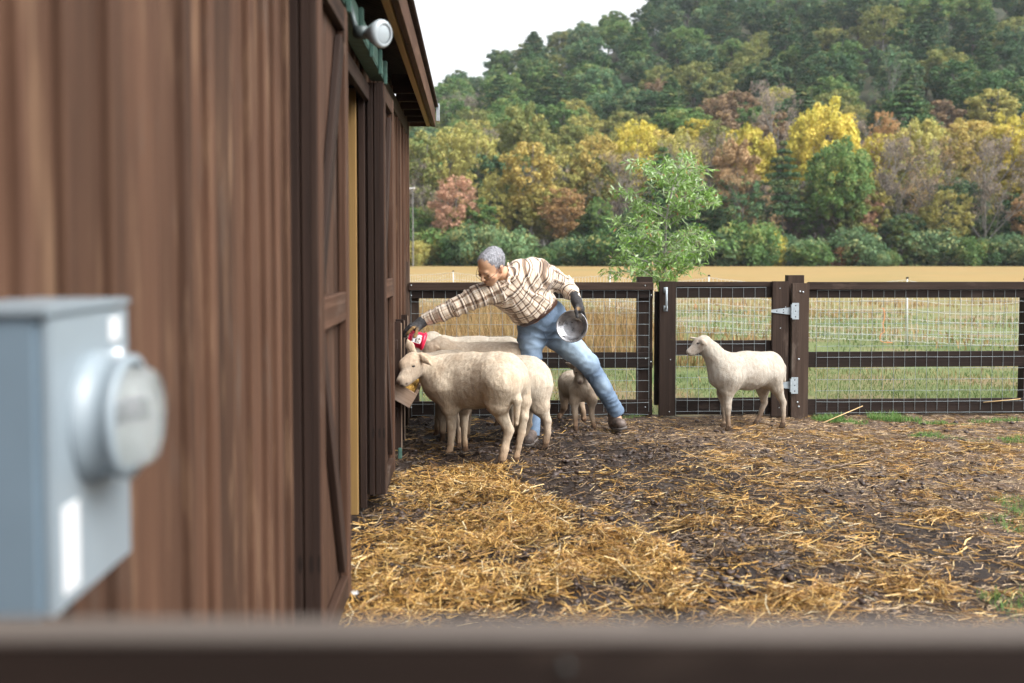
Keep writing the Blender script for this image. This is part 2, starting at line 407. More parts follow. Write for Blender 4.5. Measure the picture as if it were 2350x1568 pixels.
# sliding doors
def door(y0, y1, z0=.10, z1=2.42):
    d = thing('sliding_door', None, None, (-.54, (y0+y1)/2, z0), parent=barn)
    x = -.553; n = 4; w = (y1-y0)/n
    for k in range(n):
        plank('board', (x, y0+w*(k+.5), z0), (x, y0+w*(k+.5), z1), w-.003, .05, (0, 1, 0), M_door, d)
    xf = -.5095; s = .09; t_ = .033
    for yy in (y0+s/2, y1-s/2): plank('stile', (xf, yy, z0), (xf, yy, z1), s, t_, (0, 1, 0), M_door, d)
    for zz in (z0+s/2, (z0+z1)/2, z1-s/2):
        plank('rail', (xf-.001, y0+s, zz), (xf-.001, y1-s, zz), s+.02 if zz > z0+.2 and zz < z1-.2 else s, t_-.002, (0, 0, 1), M_door, d)
    zm = (z0+z1)/2
    plank('brace', (xf-.003, y0+s+.02, zm+.09), (xf-.003, y1-s-.02, z1-s-.05), .085, t_-.006, (0, 1, 0), M_barn_dark, d)
    plank('brace', (xf-.003, y0+s+.02, zm-.09), (xf-.003, y1-s-.02, z0+s+.05), .085, t_-.006, (0, 1, 0), M_barn_dark, d)
    # dark backing edge boards seen on the end of the door
    plank('edge_board', (-.586, y0+.016, z0), (-.586, y0+.016, z1), .022, .03, (0, 1, 0), M_barn_dark, d)
    return d
d1 = door(3.245, 4.01); d1['label'] = 'near sliding door, blurred, with K shaped bracing'
d2 = door(5.635, 6.30); d2['label'] = 'far sliding door beside the feeding sheep'
for y0, d in ((3.245, d1), (5.635, d2)):
    for k, (xa, w) in enumerate(((-.572, .03), (-.536, .028), (-.510, .024))):
        plank('edge_strip', (xa, y0-.006, .1), (xa, y0-.006, 2.42), w, .010, (1, 0, 0), M_barn_dark, d)
# door track
tr = link('door_track', (lambda m: (m.box((-.575, 3.9, 2.445), (-.50, 5.72, 2.455)), m.box((-.505, 3.9, 2.455), (-.497, 5.72, 2.53)), m.box((-.575, 3.9, 2.53), (-.497, 5.72, 2.538)), m)[-1])(MB()).mesh('door_track'), M_green, barn)
for y in (4.0, 4.45, 4.9, 5.35, 5.66):
    link('bracket', box_mesh((-.488, y, 2.48), (.02, .035, .13), 'bracket', M_green), None, tr)
link('floor_guide', box_mesh((-.478, 6.50, .16), (.025, .03, .07), 'floor_guide', M_green), None, barn)
# flood lamp under the eave
lamp = thing('flood_lamp', 'round white flood lamp on a short arm under the barn eave', 'lamp', (-.59, 4.15, 2.44))
c = Vector(P(877, 78, 4.05)); ax = Vector((.80, -.60, -.18)).normalized(); q = ax.to_track_quat('Z', 'Y').to_matrix().to_4x4(); Mx = Matrix.Translation(c)@q@Matrix.Scale(.86, 4)
link('bulb', MB().lathe([(.0, .012), (.03, .011), (.05, .006), (.060, -.002), (.063, -.012), (.058, -.03), (.04, -.065), (.022, -.09), (.02, -.10)], Mx, 32).mesh('bulb', True), simple('lamp_glass', (.30, .34, .36), .15), lamp)
link('lens_ring', MB().lathe([(.046, .0135), (.053, .016), (.064, .003), (.066, -.012), (.060, -.022)], Mx, 32).mesh('lens_ring', True), simple('lens_rim', (.34, .38, .40), .25), lamp)
m = MB(); tail = np.array(c-ax*.09); m.tube([tail, tail-np.array(ax)*.05], [.028, .026], 12, True); m.tube([tail-np.array(ax)*.05, (-.50, 4.16, 2.475), (-.585, 4.18, 2.48)], [.012, .012, .012], 8, True)
link('lamp_holder', m.mesh('lamp_holder', True), simple('grey_lamp_metal', (.08, .1, .1), .5, .3), lamp)
# electric meter
mb = thing('electric_meter', 'blurred grey electric meter box with a round glass meter on the barn wall', 'electric meter', (-.53, 1.22, 1.1))
Y1, Y2, zt, zb = 1.10, 1.352, 1.392, 1.055
link('housing', box_mesh((-.532, (Y1+Y2)/2, (zt+zb)/2), (.118, Y2-Y1, zt-zb), 'housing', M_boxmetal, .006), None, mb)
link('lid', box_mesh((-.468, (Y1+Y2)/2+.004, (zt+zb)/2), (.010, Y2-Y1-.004, zt-zb-.004), 'lid', M_boxlid, .004), None, mb)
link('top_hood', box_mesh((-.53, (Y1+Y2)/2, zt+.006), (.14, Y2-Y1+.012, .010), 'top_hood', M_boxlid, .003), None, mb)
Mm = Matrix.Translation((-.463, 1.232, 1.262))@Matrix.Rotation(math.pi/2, 4, 'Y')
link('meter_socket', MB().lathe([(.080, 0), (.080, .010), (.074, .014), (.072, .036), (.076, .038), (.076, .046), (.067, .048)], Mm, 40).mesh('meter_socket', True), M_boxlid, mb)
link('dial_plate', MB().lathe([(.067, .034), (.064, .036), (.0, .036)], Mm, 40).mesh('dial_plate', False), simple('dial_face', (.27, .29, .29), .5), mb)
link('nameplate', box_mesh((-.463+.038, 1.232, 1.268), (.004, .05, .022), 'nameplate', simple('nameplate_grey', (.12, .13, .14), .5)), None, mb)
gl = NT('meter_glass'); gl.b.inputs['Transmission Weight'].default_value = .92; gl.set(Roughness=.05, Base_Color=(.92, .95, .95, 1), IOR=1.2)
link('glass_cover', MB().lathe([(.061, .046), (.060, .062), (.055, .070), (.04, .073), (0, .074)], Mm, 40).mesh('glass_cover', True), gl.m, mb)
link('white_patch', box_mesh((-.4615, 1.150, 1.125), (.002, .045, .10), 'white_patch', M_white, .0005), None, mb)  # plain white rectangles laid on the lid front, low and high
link('white_patch', box_mesh((-.4615, 1.30, 1.365), (.002, .035, .03), 'white_patch', M_white, .0005), None, mb)
link('latch', MB().lathe([(.012, 0), (.012, .012), (0, .013)], Matrix.Translation((-.463, 1.30, 1.33))@Matrix.Rotation(math.pi/2, 4, 'Y'), 16).mesh('latch', True), M_galv, mb)
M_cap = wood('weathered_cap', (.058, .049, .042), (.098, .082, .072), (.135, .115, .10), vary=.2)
# rail in the foreground
ff = thing('foreground_fence', 'blurred brown fence rail crossing the very front of the picture', 'fence', (0, .62, 0))
rail_q = -YAW
def rr(x, d): v = np.array([0, 0, 0.])+RT*x+FW0*d; return v
a_, b_ = rr(-.56, .637), rr(2.4, .637)
plank('rail', (a_[0], a_[1], 1.143), (b_[0], b_[1], 1.143), .14, .030, (0, 0, 1), M_fence, ff)
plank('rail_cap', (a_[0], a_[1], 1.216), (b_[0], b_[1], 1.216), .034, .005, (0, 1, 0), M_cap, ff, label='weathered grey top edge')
nl = rr(.034, .615)
link('nail', MB().lathe([(.0035, 0), (.0035, .001), (0, .0015)], Matrix.Translation((nl[0]+.0, nl[1]+.005, 1.199))@Matrix.Rotation(math.pi/2, 4, 'X'), 12).mesh('nail', True), simple('dull_nail', (.03, .034, .033), .7), ff)
for x, dz in ((.9, 0), (2.3, 0)):
    q_ = rr(x, .70); plank('post', (q_[0], q_[1], -.1), (q_[0], q_[1], 1.215), .09, .09, (1, 0, 0), M_post, ff)
for zz in (.50, .08):
    plank('rail', (a_[0], a_[1], zz+.0), (b_[0], b_[1], zz), .14, .038, (0, 0, 1), M_post, ff)
# ------------------------------------------------------------------ pen fence and gate
FY = 8.90
def X_at(x, y=800, Y=FY): return float(P(x, y, Y)[0])
def rail3(par, x0, x1, y=FY, strip=True):
    for za, zb_ in ((.012, .150), (.442, .582), (1.072, 1.212)):
        zc = (za+zb_)/2; L = 2.44; x = x0; xs = [x0]
        while x < x1-.05:
            xe = min(x+L, x1); 
            if x1-xe < .5: xe = x1
            plank('rail', (x, y, zc+random.uniform(-.004, .004)), (xe, y, zc+random.uniform(-.004, .004)), zb_-za, .036, (0, 0, 1), M_fence, par)
            if strip and za > 1: plank('top_strip', (x, y-.030, 1.180), (xe, y-.030, 1.180), .070, .022, (0, 0, 1), M_fence_top, par)
            x = xe+.004
def wires(par, x0, x1, z0=.045, z1=1.142, y=FY-.024, pitch=.1016, r=.0018):
    m = MB(); n = int(round((x1-x0)/pitch)); x1 = x0+n*pitch
    for k in range(n+1):
        x = x0+k*pitch; zs = np.linspace(z0-.035*(k % 2 == 0), z1, 6)
        m.tube(np.stack([x+np.random.normal(0, .0014, 6), np.full(6, y), zs], -1), r, 5)
    nz = int(round((z1-z0)/pitch))
    for k in range(nz+1):
        z = z1-k*pitch; xs = np.linspace(x0, x1, max(4, n//2))
        m.tube(np.stack([xs, np.full(len(xs), y-.0042), z+np.random.normal(0, .0014, len(xs))], -1), r, 5)
    link('wire_mesh', m.mesh('wire_mesh', True), M_wire, par, kind='stuff')
np.random.seed(3)
xl = X_at(935); 
f1 = thing('board_fence', 'dark brown board fence with square wire mesh between barn and gate', 'fence', (xl, FY, 0))
x15 = X_at(1497)
rail3(f1, xl+.02, x15)
wires(f1, xl+.035, X_at(1490))
plank('post', (xl+.0, FY+.01, 0), (xl, FY+.01, 1.40), .045, .06, (1, 0, 0), M_post, f1)
plank('post', (xl+.055, FY+.075, 0), (xl+.055, FY+.075, 1.15), .09, .09, (1, 0, 0), M_post, f1)
plank('post', (X_at(1481), FY+.065, -.1), (X_at(1481), FY+.065, 1.262), .135, .09, (1, 0, 0), M_fence_top, f1)
plank('post', (X_at(1508), FY+.035, .1), (X_at(1508), FY+.035, 1.13), .035, .05, (1, 0, 0), M_fence, f1)
for x, z in ((1478, 1.185), (1492, 1.10), (1480, .53), (1492, .50), (1480, .09), (945, 1.19), (945, 1.10), (944, .1)):
    pp = (X_at(x), FY-.043, z)
    link('nail', MB().lathe([(.006, 0), (.005, .004), (0, .005)], Matrix.Translation(pp)@Matrix.Rotation(math.pi/2, 4, 'X'), 8).mesh('nail', True), M_galv, f1)
# gate
gt = thing('gate', 'dark wooden pen gate with wire mesh and steel strap hinges', 'gate', (X_at(1530), FY-.02, 0))
gy_ = FY-.02
plank('stile', (X_at(1529), gy_-.02, .012), (X_at(1529), gy_-.02, 1.222), .148, .036, (1, 0, 0), M_fence_top, gt)
plank('stile', (X_at(1786), gy_-.02, .000), (X_at(1786), gy_-.02, 1.222), .150, .036, (1, 0, 0), M_fence_top, gt)
gx0, gx1 = X_at(1549), X_at(1767)
for zc, w in ((1.145, .145), (.62, .135), (.090, .15)):
    plank('rail', (gx0-.06, gy_+.018, zc), (gx1+.06, gy_+.018, zc), w, .034, (0, 0, 1), M_fence, gt)
plank('rail', (gx0, gy_+.002, 1.196), (gx1, gy_+.002, 1.196), .042, .02, (0, 0, 1), M_fence_top, gt)
wires(gt, gx0+.006, gx1-.005, .05, 1.165, gy_-.006)
hx_ = X_at(1524)
hd = link('handle', (lambda m: (m.box((hx_-.018, gy_-.044, .955), (hx_+.018, gy_-.038, 1.005)), m.box((hx_-.018, gy_-.044, 1.12), (hx_+.018, gy_-.038, 1.17)), m.tube([(hx_, gy_-.044, .975), (hx_, gy_-.075, 1.0), (hx_, gy_-.08, 1.06), (hx_, gy_-.075, 1.13), (hx_, gy_-.044, 1.16)], .010, 8, True), m)[-1])(MB()).mesh('handle', True), M_hinge, gt)
def hinge(zc):
    xa, xb, xc = X_at(1764), X_at(1809), X_at(1825)
    y = gy_-.043
    m = MB()
    v = [(xa, y, zc-.012), (xb, y, zc-.034), (xb, y, zc+.034), (xa, y, zc+.012)]
    v = v+[(a, y-.006, c) for a, b, c in v]
    m.add(v, np.array([(4, 5, 6, 7), (0, 3, 2, 1), (0, 1, 5, 4), (1, 2, 6, 5), (2, 3, 7, 6), (3, 0, 4, 7)]))
    y2 = y-.006
    m.box((xb+.004, y2-.022, zc-.074), (xc, y2-.016, zc+.074)); m.tube([(xb, y2-.014, zc-.06), (xb, y2-.014, zc+.06)], .010, 8, True)
    h = link('hinge', m.mesh('hinge'), M_hinge, gt)
    for xx, zz in ((xa+.05, zc), (xa+.11, zc+.012), (xa+.11, zc-.012), (xc-.03, zc+.05), (xc-.03, zc-.05), (xc-.03, zc)):
        yy = y-.006 if xx < xb else y2-.022
        link('screw', MB().lathe([(.006, 0), (.004, .003), (0, .003)], Matrix.Translation((xx, yy, zz))@Matrix.Rotation(math.pi/2, 4, 'X'), 8).mesh('screw', True), M_black, h)
hinge(.955); hinge(.285)
for x, z in ((1534, .05), (1536, .52), (1784, 1.16), (1797, .99), (1785, .08), (1786, .80)):
    pp = (X_at(x), gy_-.039, z)
    link('nail', MB().lathe([(.005, 0), (.004, .003), (0, .004)], Matrix.Translation(pp)@Matrix.Rotation(math.pi/2, 4, 'X'), 8).mesh('nail', True), M_galv, gt)
# right fence
f2 = thing('board_fence', 'dark brown board fence with square wire mesh right of the gate', 'fence', (X_at(1830), FY, 0))
plank('post', (X_at(1826), FY+.055, -.1), (X_at(1826), FY+.055, 1.275), .150, .09, (1, 0, 0), M_fence_top, f2)
plank('cover_board', (X_at(1831), FY-.047, -.04), (X_at(1831), FY-.047, 1.205), .155, .036, (1, 0, 0), M_post, f2, label='weathered grey brown cover board with a gouged patch')
fx0 = X_at(1851)
rail3(f2, fx0, 12.2)
wires(f2, X_at(1872), 12.0)
for x in (X_at(2364), 6.9, 9.3, 11.7):
    plank('post', (x, FY+.065, -.1), (x, FY+.065, 1.18), .1, .09, (1, 0, 0), M_fence, f2)
for x, z in ((1829, 1.13), (1836, 1.125), (1828, .52), (1829, .09), (1826, .13)):
    pp = (X_at(x), FY-.066, z)
    link('nail', MB().lathe([(.009, 0), (.007, .006), (0, .007)], Matrix.Translation(pp)@Matrix.Rotation(math.pi/2, 4, 'X'), 8).mesh('nail', True), M_galv, f2)
# dangling twine
tp = Z2(1520, 290, FY-.03); m = MB()
pts = [tp+np.array([dx*.0014, -.004, -dz*.00142]) for dx, dz in ((-14, -4), (-2, 12), (2, 60), (-6, 105), (2, 150), (-18, 165), (-24, 195), (-4, 215), (60, 222), (24, 214))]
def smoothp(p, n=60):
    p = np.asarray(p); u = np.linspace(0, len(p)-1, n); i = np.clip(u.astype(int), 0, len(p)-2); f = (u-i)[:, None]
    p0 = p[np.clip(i-1, 0, len(p)-1)]; p1 = p[i]; p2 = p[i+1]; p3 = p[np.clip(i+2, 0, len(p)-1)]
    return .5*((2*p1)+(-p0+p2)*f+(2*p0-5*p1+4*p2-p3)*f*f+(-p0+3*p1-3*p2+p3)*f**3)
m.tube(smoothp(pts), .0022, 5); m.tube(smoothp([p+np.array([.006, 0, .002]) for p in pts[:7]], 40), .002, 5)
props(link('twine', m.mesh('twine', True), simple('orange_twine', (.62, .27, .12), .8)), 'orange baling twine knotted on the wire mesh right of the gate', 'twine')
tp = Z2(405, 275, FY-.05)
m = MB(); m.tube(smoothp([tp+np.array(q) for q in ((-.015, 0, -.01), (.0, -.005, .012), (.012, 0, -.008), (-.004, -.004, -.018), (.006, 0, .016))], 30), .0022, 5)
props(link('twine', m.mesh('twine', True), simple('orange_twine', (.62, .27, .12), .8)), 'small knot of orange twine on the gate mesh', 'twine')
# ------------------------------------------------------------------ electric netting in the field
net = thing('electric_netting', 'white electric netting on thin posts across the field behind the fence', 'fence', (5, 16, 0))
stn = [(700, 626, 26.), (1040, 626, 23.), (1400, 632, 20.), (1627, 638, 17.8), (2082, 644, 15.9), (2352, 648, 15.0), (2900, 655, 14.)]
tops = [np.array([P(x, y, Y)[0], Y, 1.05]) for x, y, Y in stn]
for k, p_ in enumerate(tops):
    m = MB(); m.tube([(p_[0]+.02*math.sin(k*2), p_[1], -.05), (p_[0], p_[1], 1.07)], .011, 6, True)
    link('post', m.mesh('post', True), M_white, net)
    link('clip', box_mesh((p_[0], p_[1], 1.085), (.035, .035, .03), 'clip', M_black), None, net)
m = MB()
for a, b in zip(tops[:-1], tops[1:]):
    L = np.linalg.norm(b-a); n = max(8, int(L/.075)); u = np.linspace(0, 1, n); sag = .10*4*u*(1-u)
    base = a[None]*(1-u[:, None])+b[None]*u[:, None]
    for z in (.05, .15, .27, .42, .58, .74, .9, 1.05):
        q = base.copy(); q[:, 2] = z-sag*z/1.05+np.random.normal(0, .004, n); m.tube(q, .0036, 3)
    for i_ in range(1, n-1):
        q = np.array([base[i_], base[i_]]); q[:, 2] = (.05, 1.05-sag[i_]); m.tube(q, .0030, 3)
link('net', m.mesh('net', True), M_white, net, kind='stuff')
import re
# ------------------------------------------------------------------ trees
def leafmat(name):
    t = NT(name); oi = t.n('ShaderNodeObjectInfo'); at = t.n('ShaderNodeAttribute', attribute_name='tint')
    hs = t.n('ShaderNodeHueSaturation'); t.l(oi.outputs['Color'], hs.inputs['Color'])
    t.l(t.math('MULTIPLY_ADD', at.outputs['Fac'], -.03, .515), hs.inputs['Hue'])
    t.l(t.math('MULTIPLY_ADD', at.outputs['Fac'], .75, .62), hs.inputs['Value'])
    ac = t.math('MULTIPLY', t.math('SUBTRACT', at.outputs['Fac'], .62, clamp=True), 1.5, clamp=True)
    lc = t.mix(ac, hs.outputs[0], (.42, .31, .10)); t.col(lc); t.set(Roughness=.7); t.b.inputs['Specular IOR Level'].default_value = .2
    tr = t.n('ShaderNodeBsdfTranslucent'); t.l(lc, tr.inputs[0]); mx = t.n('ShaderNodeMixShader'); mx.inputs[0].default_value = .25
    t.l(t.b.outputs[0], mx.inputs[1]); t.l(tr.outputs[0], mx.inputs[2]); t.l(mx.outputs[0], t.out.inputs[0])
    return t.m
M_leaf = leafmat('tree_leaves')
M_bark = simple('bark', (.085, .07, .06), .9, 0, .35, 3)
M_barkpale = simple('pale_bark', (.15, .14, .125), .9, 0, .3, 3)
def leaves(cent, crad, n_per, size, seed, upper=.35, aspect=1.0, flat=0.0, ctint=None, droop=0.):
    r = np.random.default_rng(seed); N = len(cent)
    ci = np.repeat(np.arange(N), n_per)
    d = r.normal(size=(len(ci), 3)); d /= np.linalg.norm(d, axis=1)[:, None]
    d[:, 2] = np.where((d[:, 2] < 0) & (r.random(len(ci)) < upper), -d[:, 2], d[:, 2])
    rad = r.random(len(ci))**.4
    off = d*(crad[ci]*rad)[:, None]; off[:, 2] *= (1-flat)
    off[:, 2] -= droop*np.linalg.norm(off[:, :2], axis=1)
    c = cent[ci]+off
    nrm = d*.8+r.normal(size=d.shape)*.6; nrm[:, 2] += .3; nrm /= np.linalg.norm(nrm, axis=1)[:, None]
    a = np.cross(nrm, r.normal(size=d.shape)); a /= np.linalg.norm(a, axis=1)[:, None]; b = np.cross(nrm, a)
    s = size*(.6+.8*r.random(len(ci)))[:, None]
    V = np.stack([c-a*s, c-b*s*aspect*.7, c+a*s, c+b*s*aspect*.7], 1).reshape(-1, 3)
    Fq = np.arange(len(V)).reshape(-1, 4)
    ct = r.random(N) if ctint is None else ctint
    ti = np.clip(.55*ct[ci]+.45*r.random(len(ci)), 0, 1)
    return V, Fq, np.repeat(ti, 4)
def crown_mesh(name, V, Fq, ti):
    me = mesh(name, V, Fq); attr(me, 'tint', ti); me.materials.append(M_leaf); return me
def limbs(H, cent, n, seed, r0=.2, base=.35, mat=None, tip=.02):
    r = np.random.default_rng(seed); m = MB()
    zs = np.linspace(0, H, 8); bend = np.cumsum(r.normal(size=(8, 2))*.02*H, 0)*np.linspace(0, 1, 8)[:, None]
    tr = np.concatenate([bend, zs[:, None]], 1); tr[0, 2] = -1.5
    rad = np.interp(zs, [0, H*.1, H], [r0*1.35, r0, r0*.15]); m.tube(tr, rad, 7)
    for k in r.choice(len(cent), min(n, len(cent)), replace=False):
        c = cent[k]; z = max(base*H*.8, c[2]-r.uniform(.15, .4)*H*.5-.3*np.hypot(c[0], c[1])); z = min(z, H*.85)
        i_ = np.interp(z, zs, np.arange(8)); a = np.array([np.interp(z, zs, tr[:, 0]), np.interp(z, zs, tr[:, 1]), z])
        mid = (a+c)/2+r.normal(size=3)*.02*H; mid[2] += .02*H
        rr_ = np.interp(z, zs, rad)*.5; m.tube([a, mid, c], [rr_, rr_*.6, tip], 5)
    return m
TREES = {}
def make_decid(key, H, Rr, seed, nc=150, n_per=95, size=.165, base=.3, shape='round', nl=22, pale=False, cr=(.09, .17)):
    r = np.random.default_rng(seed); zc = H*(1+base)/2; hz = H*(1-base)/2
    d = r.normal(size=(nc, 3)); d /= np.linalg.norm(d, axis=1)[:, None]; rad = r.uniform(.35, 1, nc)**.6
    cent = d*rad[:, None]*np.array([Rr, Rr, hz])*.88
    if shape == 'cone': k = 1-.75*np.clip((cent[:, 2]+hz)/(2*hz), 0, 1); cent[:, :2] *= (k*1.5)[:, None]
    if shape == 'vase': k = .45+.75*np.clip((cent[:, 2]+hz)/(2*hz), 0, 1); cent[:, :2] *= k[:, None]
    cent[:, 2] += zc; cent[:, :2] += r.normal(size=(nc, 2))*.05*Rr
    crad = r.uniform(*cr, nc)*Rr*1.15
    V, Fq, ti = leaves(cent, crad, n_per, size, seed+1)
    TREES[key] = (crown_mesh('crown', V, Fq, ti), limbs(H*.93, cent, nl, seed+2, r0=H*.014, base=base).mesh('trunk', True, M_barkpale if pale else M_bark))
def make_pine(key, H, Rr, seed, layers=15, size=.2, base=.25, n_per=55, nb=7):
    r = np.random.default_rng(seed); C = []; cr = []
    for k in range(layers):
        u = k/(layers-1); z = H*(base+(1-base)*u)*.98; L = Rr*(1-u)**.7*r.uniform(.75, 1.1)+.25; a0 = r.uniform(0, 6.28)
        for b in range(nb):
            a = a0+b*6.283/nb+r.uniform(-.3, .3)
            for s in (.35, .65, .95):
                LL = L*s*r.uniform(.8, 1.1)
                C.append((LL*math.cos(a), LL*math.sin(a), z-.12*LL+r.uniform(-.1, .1)+.0)); cr.append(.10*Rr+.16*L)
    C = np.array(C); cr = np.array(cr)
    V, Fq, ti = leaves(C, cr, n_per//2+5, size*.8, seed+1, flat=.6, ctint=np.repeat(r.random(layers*nb), 3), droop=.15)
    TREES[key] = (crown_mesh('crown', V, Fq, ti), limbs(H*.97, C, 30, seed+2, r0=H*.012, base=base).mesh('trunk', True, M_bark))
def make_bare(key, H, Rr, seed, leafn=0, pale=True):
    r = np.random.default_rng(seed); m = MB(); tips = []
    def grow(p, d, L, rad, lev):
        n = 4; pts = [p]; q = p; dd = d
        for k in range(n):
            dd = dd+r.normal(size=3)*.10; dd[2] += .05; dd /= np.linalg.norm(dd); q = q+dd*L/n; pts.append(q)
        m.tube(pts, np.linspace(rad, rad*.55, n+1), 5 if lev else 7)
        if lev >= 4: tips.append(q); return
        for k in range(4 if lev else 9):
            u = r.uniform(.3, 1) if lev else r.uniform(.28, 1.0)
            i_ = min(int(u*n), n-1); a = pts[i_]+(pts[i_+1]-pts[i_])*(u*n-i_)
            s = r.normal(size=3); s -= dd*(s@dd); s /= np.linalg.norm(s); nd = dd*.75+s*.65; nd[2] += .15; nd /= np.linalg.norm(nd)
            grow(a, nd, L*(.5 if lev else .42)*r.uniform(.8, 1.2)*(1.1 if lev else 1), rad*.45, lev+1)
    grow(np.array([0, 0, -1.]), np.array([0, 0, 1.]), H*.85, H*.013, 0)
    tips = np.array(tips); sel = tips
    V, Fq, ti = leaves(sel, np.full(len(sel), .42), leafn, .10, seed+3)
    TREES[key] = (crown_mesh('crown', V, Fq, ti), m.mesh('trunk', True, M_barkpale if pale else M_bark))
make_decid('round_a', 15, 4.6, 11); make_decid('round_b', 15, 5.2, 22, nc=170); make_decid('round_c', 15, 4.2, 33, shape='vase', base=.25)
make_decid('tall_a', 15, 3.3, 44, nc=110, base=.25); make_decid('loose_a', 15, 4.4, 55, nc=190, n_per=36, size=.16, cr=(.07, .15), nl=24, base=.25, pale=True); make_decid('loose_b', 15, 3.8, 66, nc=180, n_per=36, size=.16, cr=(.07, .15), nl=24, base=.3, shape='vase', pale=True)
make_pine('pine_a', 15, 4.0, 77); make_pine('pine_b', 15, 3.5, 88, layers=18); make_pine('pine_c', 15, 3.6, 99, base=.45, layers=10)
make_decid('cedar', 8, 1.9, 111, nc=70, n_per=140, size=.12, base=.06, shape='cone')
make_decid('shrub_a', 3.2, 2.6, 122, nc=45, n_per=110, size=.12, base=-.1, cr=(.2, .32), nl=6); make_decid('shrub_b', 3.2, 2.2, 133, nc=40, n_per=110, size=.12, base=-.1, cr=(.2, .34), nl=6)
make_bare('bare_a', 14, 4, 144, leafn=9); make_bare('bare_b', 14, 4, 155, leafn=5)
PAL = dict(dark=(.056, .122, .040), pine=(.048, .105, .042), green=(.115, .205, .060), blue=(.088, .170, .078), olive=(.19, .215, .065), ygreen=(.36, .34, .10),
           yellow=(.58, .50, .09), gold=(.44, .35, .10), orange=(.36, .22, .10), salmon=(.40, .235, .16), peach=(.42, .28, .15), mauve=(.24, .20, .17), brown=(.22, .15, .09), red=(.28, .11, .07), shrubg=(.13, .22, .10))
tree_n = [0]; FEATS = []
def place(key, p, H, width, colr, label, cat='tree', group=None, name=None, rot=None):
    me_c, me_t = TREES[key]; H0 = {'cedar': 8, 'shrub_a': 3.2, 'shrub_b': 3.2, 'bare_a': 14, 'bare_b': 14}.get(key, 15)
    w_ = label.split()
    if len(w_) > 16: label = label.replace(' low down,', '').replace(' high up,', '').replace(' young tree at the woodland edge,', ' young tree,')
    o = thing(name or ('pine_tree' if 'pine' in key else 'shrub' if 'shrub' in key else 'cedar_tree' if key == 'cedar' else 'bare_tree' if 'bare' in key else 'broadleaf_tree'), label, cat, tuple(p), group)
    s = H/H0; sx = s if width is None else width
    o.scale = (sx, sx, s); o.rotation_euler = (0, 0, random.uniform(0, 6.28) if rot is None else rot)
    c = PAL[colr] if isinstance(colr, str) else colr
    k = random.uniform(.85, 1.18)
    for nme, me in (('crown', me_c), ('trunk', me_t)):
        q = bpy.data.objects.new(nme, me); scene.collection.objects.link(q); q.parent = o
        q.color = (min(c[0]*k, .9), min(c[1]*k, .9), c[2]*k, 1)
    tree_n[0] += 1
    return o
def at_field(x, Y): p = P(x, 600, Y); return np.array([p[0], Y, -.1])
def ht(ytop, Y): return 1.46+(585-ytop)*Y/2285*1.0
def feat(x, ytop, w, Y, key, colr, label, cat='tree', **kw):
    p = at_field(x, Y); p[2] = float(hill_h(np.array([p[0]]), np.array([Y]))[0]) if Y > 142 else -.1
    H = (ht(ytop, Y)-p[2])/.97; R0 = {'round_a': 4.6, 'round_b': 5.2, 'round_c': 4.4, 'tall_a': 3.3, 'loose_a': 4.4, 'loose_b': 4.0, 'pine_a': 4.2, 'pine_b': 3.7, 'pine_c': 3.8, 'cedar': 2.1, 'shrub_a': 2.8, 'shrub_b': 2.4, 'bare_a': 4.2, 'bare_b': 4.2}[key]
    FEATS.append((x, ytop, re.split(r' (?:at the|rising|behind the|just|in the|above|whose|showing|between|right of|left of|near the|tinged|in front|high|against|next|on the|leaning|with)', label)[0], label))
    return place(key, p, H, (w*Y/2285/2)/R0, colr, label, cat, **kw)
feat(1045, 400, 130, 132, 'loose_a', 'salmon', 'salmon pink autumn tree at the field edge just right of the barn')
feat(985, 470, 90, 140, 'bare_b', 'mauve', 'thin grey bare tree behind the light pole beside the barn')
feat(1215, 325, 170, 136, 'loose_b', 'gold', 'golden orange tree rising behind the man bending over')
feat(1140, 400, 120, 137, 'loose_a', 'ygreen', 'pale yellow green tree between the salmon and the golden tree')
feat(1290, 430, 130, 131, 'loose_b', 'orange', 'rust orange tree at the field edge above the man\'s back')
feat(1365, 470, 90, 133, 'cedar', 'dark', 'dark evergreen left of the young oak at the field edge')
feat(1450, 480, 90, 134, 'round_b', 'dark', 'dark green tree directly behind the young oak')
feat(1520, 345, 150, 138, 'pine_a', 'dark', 'dark pine whose top shows behind the crown of the young oak')
feat(1605, 420, 110, 134, 'pine_c', 'dark', 'dark conifer showing right of the young oak')
feat(1690, 305, 140, 134, 'round_c', 'peach', 'round peach brown tree right of the young oak')
feat(1700, 420, 120, 131, 'bare_a', 'peach', 'thin bare tree in front of the round peach brown tree')
feat(1795, 330, 120, 131, 'pine_c', 'pine', 'dark green pine on a bare trunk behind the gate hinge post')
feat(1925, 315, 170, 131, 'round_b', 'green', 'big green tree tinged with orange behind the right fence')
feat(1985, 420, 90, 133, 'loose_b', 'salmon', 'orange pink tree leaning on the big green tree')
feat(2040, 345, 150, 134, 'bare_a', 'mauve', 'mauve grey nearly bare tree right of the big green tree')
feat(2068, 495, 85, 129, 'cedar', (.085, .13, .035), 'small cone shaped cedar at the field edge')
feat(2120, 380, 120, 136, 'bare_b', 'peach', 'tall thin bare tree behind the small cedar')
feat(2175, 430, 130, 131, 'loose_a', 'ygreen', 'loose yellow tree right of the small cedar')
feat(2265, 345, 170, 131, 'bare_a', 'mauve', 'pale trunked bare tree near the right edge')
feat(2345, 440, 110, 133, 'loose_b', 'orange', 'orange speckled tree at the right edge of the field')
feat(2225, 420, 110, 138, 'bare_b', 'olive', 'slender bare tree left of the pale trunked tree')
feat(1888, 228, 190, 146, 'round_b', 'yellow', 'tallest bright yellow tree crown, above the big green tree')
feat(1720, 285, 130, 147, 'round_a', 'yellow', 'yellow tree above the peach brown tree')
